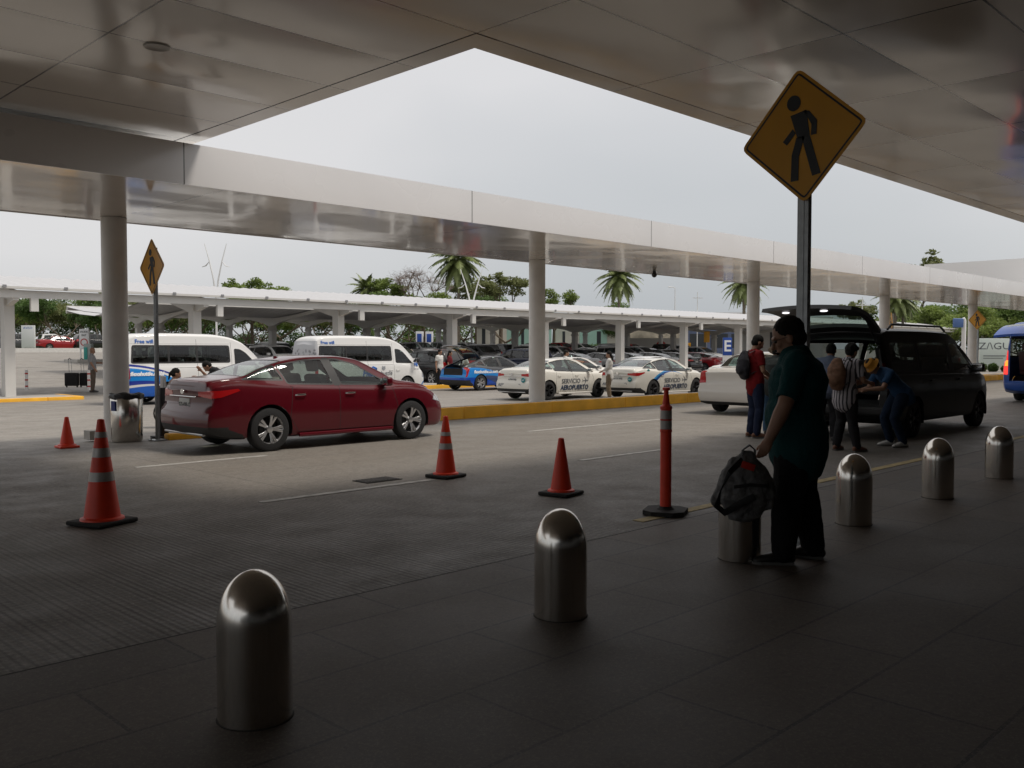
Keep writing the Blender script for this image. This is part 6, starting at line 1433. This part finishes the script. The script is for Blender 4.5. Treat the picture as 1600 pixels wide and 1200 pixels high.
def bin_():
    t = thing('litter_bin', 'round steel litter bin with black liner beside the left column', 'litter bin', (*at(197, 15.9), -.06))
    m_ = MB(); m_.lathe([(.0, 0), (.24, 0), (.255, .02), (.265, .78), (.25, .80), (.235, .78), (.22, .1)], n=40); m_.build('drum', STEEL, t)
    m_ = MB(); m_.lathe([(.25, .74), (.285, .745), (.29, .80), (.275, .825), (.22, .80), (.15, .70)], n=36)
    for i, v in enumerate(m_.v): m_.v[i] = (v[0]*(1+.03*math.sin(i*1.7)), v[1]*(1+.03*math.cos(i*2.3)), v[2]+.012*math.sin(i*1.1))
    m_.build('bin_liner', mat('black_bin_bag', (.012, .012, .012), .35, bump=.6, bscale=25), t)
    a = CL-math.pi/2-R(118); m_ = MB(); mt = Matrix.Rotation(a, 3, 'Z'); c = mt @ Vector((.275, 0, .62)); m_.box(c, (.012, .10, .17), mtx=mt); m_.build('blue_label', mat('navy_label', (.01, .03, .20), .4), t)
bin_()
LB = mat('pillar_black', (.012, .012, .013), .5)
t_ = thing('luggage_trolley', 'black upright luggage trolley frame behind the sign pole', 'trolley', (*at(254, 16.4), -.07), R(10))
m_ = MB(); m_.rbox((0, 0, .46), (.15, .12, .92), .02); m_.build('panel', LB, t_)
m_ = MB(); m_.rbox((0, 0, .03), (.34, .3, .05), .01); m_.build('foot', LB, t_)
x_, y_ = at(296, 20.8)
t_ = thing('wheelchair', 'grey-backed wheelchair carrying the seated woman', 'wheelchair', (at(272, 20.6)[0], at(272, 20.6)[1], gz(y_)), CL-R(150))
m_ = MB(); m_.rbox((0, -.24, .86), (.44, .07, .60), .03); m_.build('backrest', mat('grey_vinyl', (.16, .15, .15), .5), t_)
m_ = MB(); m_.rbox((0, .02, .46), (.44, .44, .06), .02); m_.build('seat', mat('grey_vinyl', (.16, .15, .15), .5), t_)
for s_ in (-1, 1):
    m_ = MB(); m_.tube([(s_*.28, .28*math.cos(a)-.12, .30+.28*math.sin(a)) for a in [2*math.pi*i/24 for i in range(25)]], [.018]*25, n=6, cap=False); m_.build('wheel', BLACKP, t_)
    m_ = MB(); m_.tube([(s_*.24, -.26, 1.15), (s_*.24, -.22, .5), (s_*.24, .24, .46), (s_*.22, .36, .12)], [.014]*4, n=6); m_.build('frame_side', GALV, t_)
def suitcase(px, D, w, label):
    x, y = at(px, D); t = thing('suitcase', label, 'suitcase', (x, y, gz(y)+.16), TH-math.pi/2+R(6), 'black suitcases')
    m_ = MB(); m_.rbox((0, 0, .32), (w, .24, .52), .04); m_.build('case', mat('black_suitcase_cloth', (.012, .012, .013), .8), t)
    for s_ in (-.1, .0): 
        m_ = MB(); m_.tube([(s_-.03, .09, .56), (s_-.05, .09, 1.10)], [.009]*2, n=6); m_.build('handle_rod', GALV, t)
    m_ = MB(); m_.tube([(-.16, .09, 1.10), (-.12, .09, 1.16), (-.04, .09, 1.10)], [.016]*3, n=8); m_.build('grip', BLACKP, t)
    for s_ in (-1, 1):
        m_ = MB(); m_.cyl((s_*w*.4-.02, 0, .04), (s_*w*.4+.02, 0, .04), .04, n=12); m_.build('wheel', BLACKP, t)
suitcase(112, 36.4, .50, 'larger black suitcase with raised handle, left one of two'); suitcase(131, 36.6, .30, 'narrower black suitcase behind the striped post')
RW = mat('red_reflective', (.45, .02, .015), .5)
for px, lab in ((41, 'white post with red bands, left of the suitcases'), (138.5, 'white post with red bands in front of the grey-shirted man')):
    x, y = at(px, 34.6 if px < 100 else 35.2); t_ = thing('delineator_post', lab, 'striped post', (x, y, gz(y)+.15), 0, 'striped posts on the pale kerb')
    m_ = MB(); m_.lathe([(.06, 0), (.055, .02), (.055, .74), (.05, .77), (0, .775)], n=16); m_.build('post', WHITE, t_)
    for z in (.12, .36, .60):
        m_ = MB(); m_.lathe([(.0565, z), (.0565, z+.055)], n=16); m_.build('red_band', RW, t_)
# board signs
def board(px, D, z0, z1, wpx, name, label, mfn, texts=(), legs=2, leg_m=WHITE, face=None, th=.08):
    x, y = at(px, D); w = wpx/1430*D; t = thing(name, label, 'sign', (x, y, gz(y)), TH-math.pi/2 if face is None else face)
    m_ = MB(); m_.rbox((0, 0, (z0+z1)/2), (w, th, z1-z0), .01); o = m_.build('board', mfn, t)
    for i in range(legs):
        lx = 0 if legs == 1 else (-w*.46+w*.92*i); m_ = MB(); m_.bx((lx-.04, -.03+.07, -.3), (lx+.04, .05+.07, z1)); m_.build('leg', leg_m, t, False)
    for s_, sz, dx, dz, mm, kw in texts: text_obj(s_, sz, (dx, -th/2-.006, dz), (1, 0, 0), (0, 0, 1), mm, t, ext=.002, **kw)
    return t
PW = mat('sign_board_white', (.68, .69, .70), .5); BLU_S = mat('sign_blue', (.01, .06, .32), .5)
board(45, 88, .35, 2.5, 21, 'notice_board', 'white notice board with a small blue heading at the far left', PW, [('AVISO', .32, 0, 2.25, BLUEINK, {})])
t_ = board(132.5, 66, .9, 2.35, 15, 'exit_sign', 'white exit sign with a no-entry ring on its small island', PW, [('SALIDA', .17, 0, 2.15, BKS, dict(bold=.004)), ('EXIT', .17, 0, 1.90, BKS, dict(bold=.004))])
m_ = MB(); m_.lathe([(.20, -.05), (.27, -.05), (.27, -.056), (.20, -.056)], (0, 0, 1.4), 24, Matrix.Rotation(R(-90), 3, 'X'), close=True); m_.v = [(a, -.05 - .006*(i % 2), c) for i, (a, b_, c) in enumerate(m_.v)]; m_.build('no_entry_ring', RW, t_)
t_ = thing('ticket_machine', 'grey and teal ticket machine just right of the exit sign', 'ticket machine', (*at(139, 64.5), gz(60)+.2), TH-math.pi/2)
m_ = MB(); m_.rbox((0, 0, .65), (.55, .4, 1.3), .05); m_.build('cabinet', mat('machine_grey', (.25, .28, .27), .5), t_)
m_ = MB(); m_.rbox((-.12, -.22, .6), (.25, .04, .9), .02); m_.build('teal_panel', mat('machine_teal', (.02, .25, .22), .5), t_)
t_ = board(1553, 74, .35, 2.65, 47, 'advert_board', 'large white board reading ZAGU at the right', mat('pale_board', (.62, .70, .66), .5), [('Z/\\GU', .78, 0, 2.0, GREYINK, dict(sx=1.25))], legs=2)
m_ = MB(); m_.bx((-.9, -.06, 1.2), (.9, -.044, 1.26)); m_.bx((-.9, -.06, 1.02), (.7, -.044, 1.06)); m_.build('small_print_line', GREYINK, t_, False)
t_ = board(1136, 62, .5, 2.55, 14, 'zone_sign', 'blue and white totem with the letter E in the lot', PW, [('Acceso', .16, 0, .95, GREYINK, {})], legs=0)
m_ = MB(); m_.rbox((0, -.05, 1.95), (.62, .03, 1.2), .01); m_.build('blue_panel', BLU_S, t_); text_obj('E', 1.05, (0, -.072, 1.95), (1, 0, 0), (0, 0, 1), WINK, t_, ext=.002, bold=.02)
board(1075, 100, 1.0, 1.9, 8, 'yellow_sign', 'small square yellow sign in the lot left of the E totem', YS, legs=1)
board(1104, 84, 2.1, 3.1, 9, 'yellow_sign', 'round-cornered yellow sign on a post just left of the E totem', YS, legs=1)
# blue service kiosks and payment booths far behind
for px, lab in ((656, 'white pay booth with blue screen, left one'), (671, 'white pay booth with blue screen, right one')):
    t_ = board(px, 100, .0, 2.6, 11, 'pay_booth', lab, PW, legs=0, th=.8); m_ = MB(); m_.rbox((0, -.43, 1.9), (.5, .03, .9), .02); m_.build('screen', BLU_S, t_)
# buildings behind the lot
def building(px0, px1, D, h, m, label, feats=(), name='building', th=6, z=None):
    x0, y0 = at(px0, D); x1, y1 = at(px1, D); L_ = math.hypot(x1-x0, y1-y0); a = math.atan2(y1-y0, x1-x0); t = thing(name, label, 'building' if name != 'billboard_wall' else 'wall', (x0, y0, gz(y0)-.05 if z is None else z), a)
    m_ = MB(); m_.bx((0, 0, 0), (L_, th, h)); m_.build('wall', m, t, False)
    for nm, u0, u1, z0, z1, mm, dep in feats:
        m_ = MB(); m_.bx((u0*L_, -dep, z0), (u1*L_, .02 if dep > 0 else .0, z1)); m_.build(nm, mm, t, False)
    return t, L_
CREAM = mat('cream_render', (.60, .58, .52), .8, var=.06, vscale=.6); MINT = mat('mint_render', (.36, .58, .50), .8, var=.05, vscale=.6); DG = mat('dark_opening', (.03, .035, .04), .3)
building(745, 772, 122, 4.6, CREAM, 'cream wall block left of the mint building', (('window', .3, .5, 1, 3.4, DG, .02), ('roof_edge', 0, 1, 4.4, 4.75, WHITE, .12)))
building(772, 862, 124, 4.9, MINT, 'mint green building beyond the lot', (('pilaster', 0, .22, 0, 4.9, CREAM, .15), ('door', .30, .38, 0, 3.2, DG, .03), ('window', .47, .52, 1, 3.2, DG, .03), ('window', .80, .84, 1, 3.2, DG, .03), ('roof_edge', 0, 1, 4.7, 5.1, WHITE, .16)))
building(868, 975, 128, 4.8, CREAM, 'cream building with mint panels behind the taxis', (('pilaster', .35, .75, 0, 4.8, MINT, .12), ('window', .1, .14, 1, 3, DG, .03), ('window', .6, .66, .8, 3.0, DG, .14), ('roof_edge', 0, 1, 4.5, 5.0, WHITE, .16)))
t_, L_ = building(975, 1068, 110, 2.3, mat('hoarding_white', (.62, .61, .58), .7), 'long white hoarding with a small red logo', (), 'billboard_wall', .2)
m_ = MB(); m_.cyl((L_*.62, -.02, 1.35), (L_*.62, -.05, 1.35), .62, n=24); m_.build('red_logo', RW, t_); text_obj('MARIA', .5, (L_*.62+2.2, -.03, 1.35), (1, 0, 0), (0, 0, 1), GREYINK, t_, ext=.01)
t_, L_ = building(975, 1072, 118, 5.2, mat('advert_panel_print', (.40, .36, .28), .7, var=.6, vscale=.7), 'coloured advertising panel above the hoarding', (), 'billboard_wall', .3)
building(1072, 1180, 130, 5.6, mat('blue_grey_cladding', (.10, .13, .22), .4, var=.3, vscale=.5), 'blue-grey terminal block behind the E totem', (('roof_edge', 0, 1, 5.2, 6.0, WHITE, .6), ('window', .05, .3, 1, 3, DG, .03), ('window', .35, .6, 1, 3, DG, .03), ('window', .65, .95, 1, 3, DG, .03), ('band', 0, 1, 3.4, 4.4, mat('pale_blue_band', (.18, .26, .45), .5), .05)))
building(1170, 1300, 95, 4.6, mat('white_render', (.56, .56, .55), .7), 'low white building behind the raised tailgate', (('window', .25, .35, 1.6, 3.2, DG, .03), ('window', .40, .52, 1.6, 3.2, DG, .03), ('roof_edge', 0, 1, 4.4, 4.8, WHITE, .2)))
# lamps and poles
def twin_lamp(px, D, h, label):
    x, y = at(px, D); t = thing('street_lamp', label, 'street lamp', (x, y, gz(y)), TH-math.pi/2, 'twin-arm street lamps'); m_ = MB()
    m_.cyl((0, 0, -.2), (0, 0, h*.5), .11, .09); m_.build('pole', WHITE, t)
    for s_, hh in ((-1, 1.0), (1, 1.0)):
        m_ = MB(); m_.tube([(0, 0, h*.5), (s_*.25, 0, h*.68), (s_*.62, 0, h*.84), (s_*1.1, 0, h*hh)], [.09, .08, .06, .03], n=10); m_.build('arm', WHITE, t)
        m_ = MB(); m_.tube([(s_*.62, 0, h*.84), (s_*1.0, 0, h*.80), (s_*1.35, 0, h*.79)], [(.03, .03), (.16, .05), (.06, .03)], side=(0, 1, 0), n=10, dome=True); m_.build('lamp_head', mat('lamp_shell', (.55, .55, .56), .4), t)
twin_lamp(339, 92, 11.0, 'white twin-arm lamp rising over the carport at left'); twin_lamp(737, 92, 8.9, 'white twin-arm lamp in front of the tall palm')
def pole_lamp(px, D, h, label, arm=True):
    x, y = at(px, D); t = thing('lamp_post', label, 'lamp post', (x, y, gz(y)), TH-math.pi/2, 'thin poles beyond the carports'); m_ = MB(); m_.cyl((0, 0, -.2), (0, 0, h), .09, .05); m_.build('pole', WHITE, t)
    m_ = MB()
    if arm: m_.tube([(0, 0, h), (-.3, 0, h+.1), (-.9, 0, h+.12)], [.04, .05, .07], n=8)
    else: m_.bx((-.7, -.04, h-.9), (.7, .04, h-.8))
    m_.build('lamp_head' if arm else 'crossarm', WHITE, t)
pole_lamp(1054, 120, 8.9, 'thin lamp post right of the middle palm'); pole_lamp(1089, 130, 8.9, 'thin utility pole right of the thin lamp post', False); pole_lamp(1346, 100, 7.2, 'thin utility pole above the black van roof', False)
x_, y_ = at(1505, 70); t_ = thing('camera_post', 'white post with a blue sign arm left of the farthest round column', 'post', (x_, y_, -.2), TH-math.pi/2)
m_ = MB(); m_.tube([(0, 0, 0), (0, 0, 3.95), (-.1, 0, 4.1)], [.16]*3, n=12); m_.build('post', WHITE, t_)
m_ = MB(); m_.rbox((-.5, -.1, 3.75), (.75, .2, .7), .05); m_.build('blue_sign', mat('faded_blue_sign', (.08, .15, .35), .5), t_)
# backpacks
def backpack(loc, rz, label, m, s=1):
    t = thing('backpack', label, 'backpack', loc, rz); m_ = MB()
    m_.tube([(0, 0, -.20*s), (0, -.02, -.1*s), (0, -.02, .08*s), (0, 0, .2*s)], [(.12*s, .07*s), (.155*s, .10*s), (.15*s, .09*s), (.09*s, .05*s)], side=(1, 0, 0), n=18, dome=True); m_.ball((0, -.09*s, -.08*s), (.11*s, .05*s, .10*s))
    me = modded(m_, .011, 2, (.02, .06), 'pack_body'); me.materials.append(m); link('pack_body', me, t)
    for s_ in (-1, 1):
        m_ = MB(); m_.tube([(s_*.09, .05, .2*s), (s_*.11, .13, .24*s), (s_*.13, .27, .12*s), (s_*.14, .22, -.08*s), (s_*.1, .06, -.17*s)], [(.024, .006)]*5, side=(1, 0, 0), n=8); m_.build('shoulder_strap', BLACKP, t)
def on_back(px, D, rz, dy, z):
    x, y = at(px, D); return (x+math.sin(rz)*dy, y-math.cos(rz)*dy, z)
a1 = CL-R(168); backpack(on_back(1180, 15.9, a1, .205, 1.27), a1, 'black backpack worn by the man in the red t-shirt', mat('black_pack_cloth', (.016, .016, .022), .85, var=.3, vscale=20), 1.0)
a2 = CL-R(145); backpack(on_back(1321, 13.75, a2, .20, 1.17), a2+R(4), 'brown backpack worn by the woman in the striped shirt', mat('brown_pack_cloth', (.13, .065, .035), .85, var=.3, vscale=20), .95)

t_ = thing('kerb_block', 'short yellow kerb block behind the rear bumper of the red car', 'kerb block', (*at(288, 16.3), -.07), R(0))
m_ = MB(); m_.rbox((0, 0, .05), (.7, .2, .14), .03); m_.build('block', YELLOWK, t_)
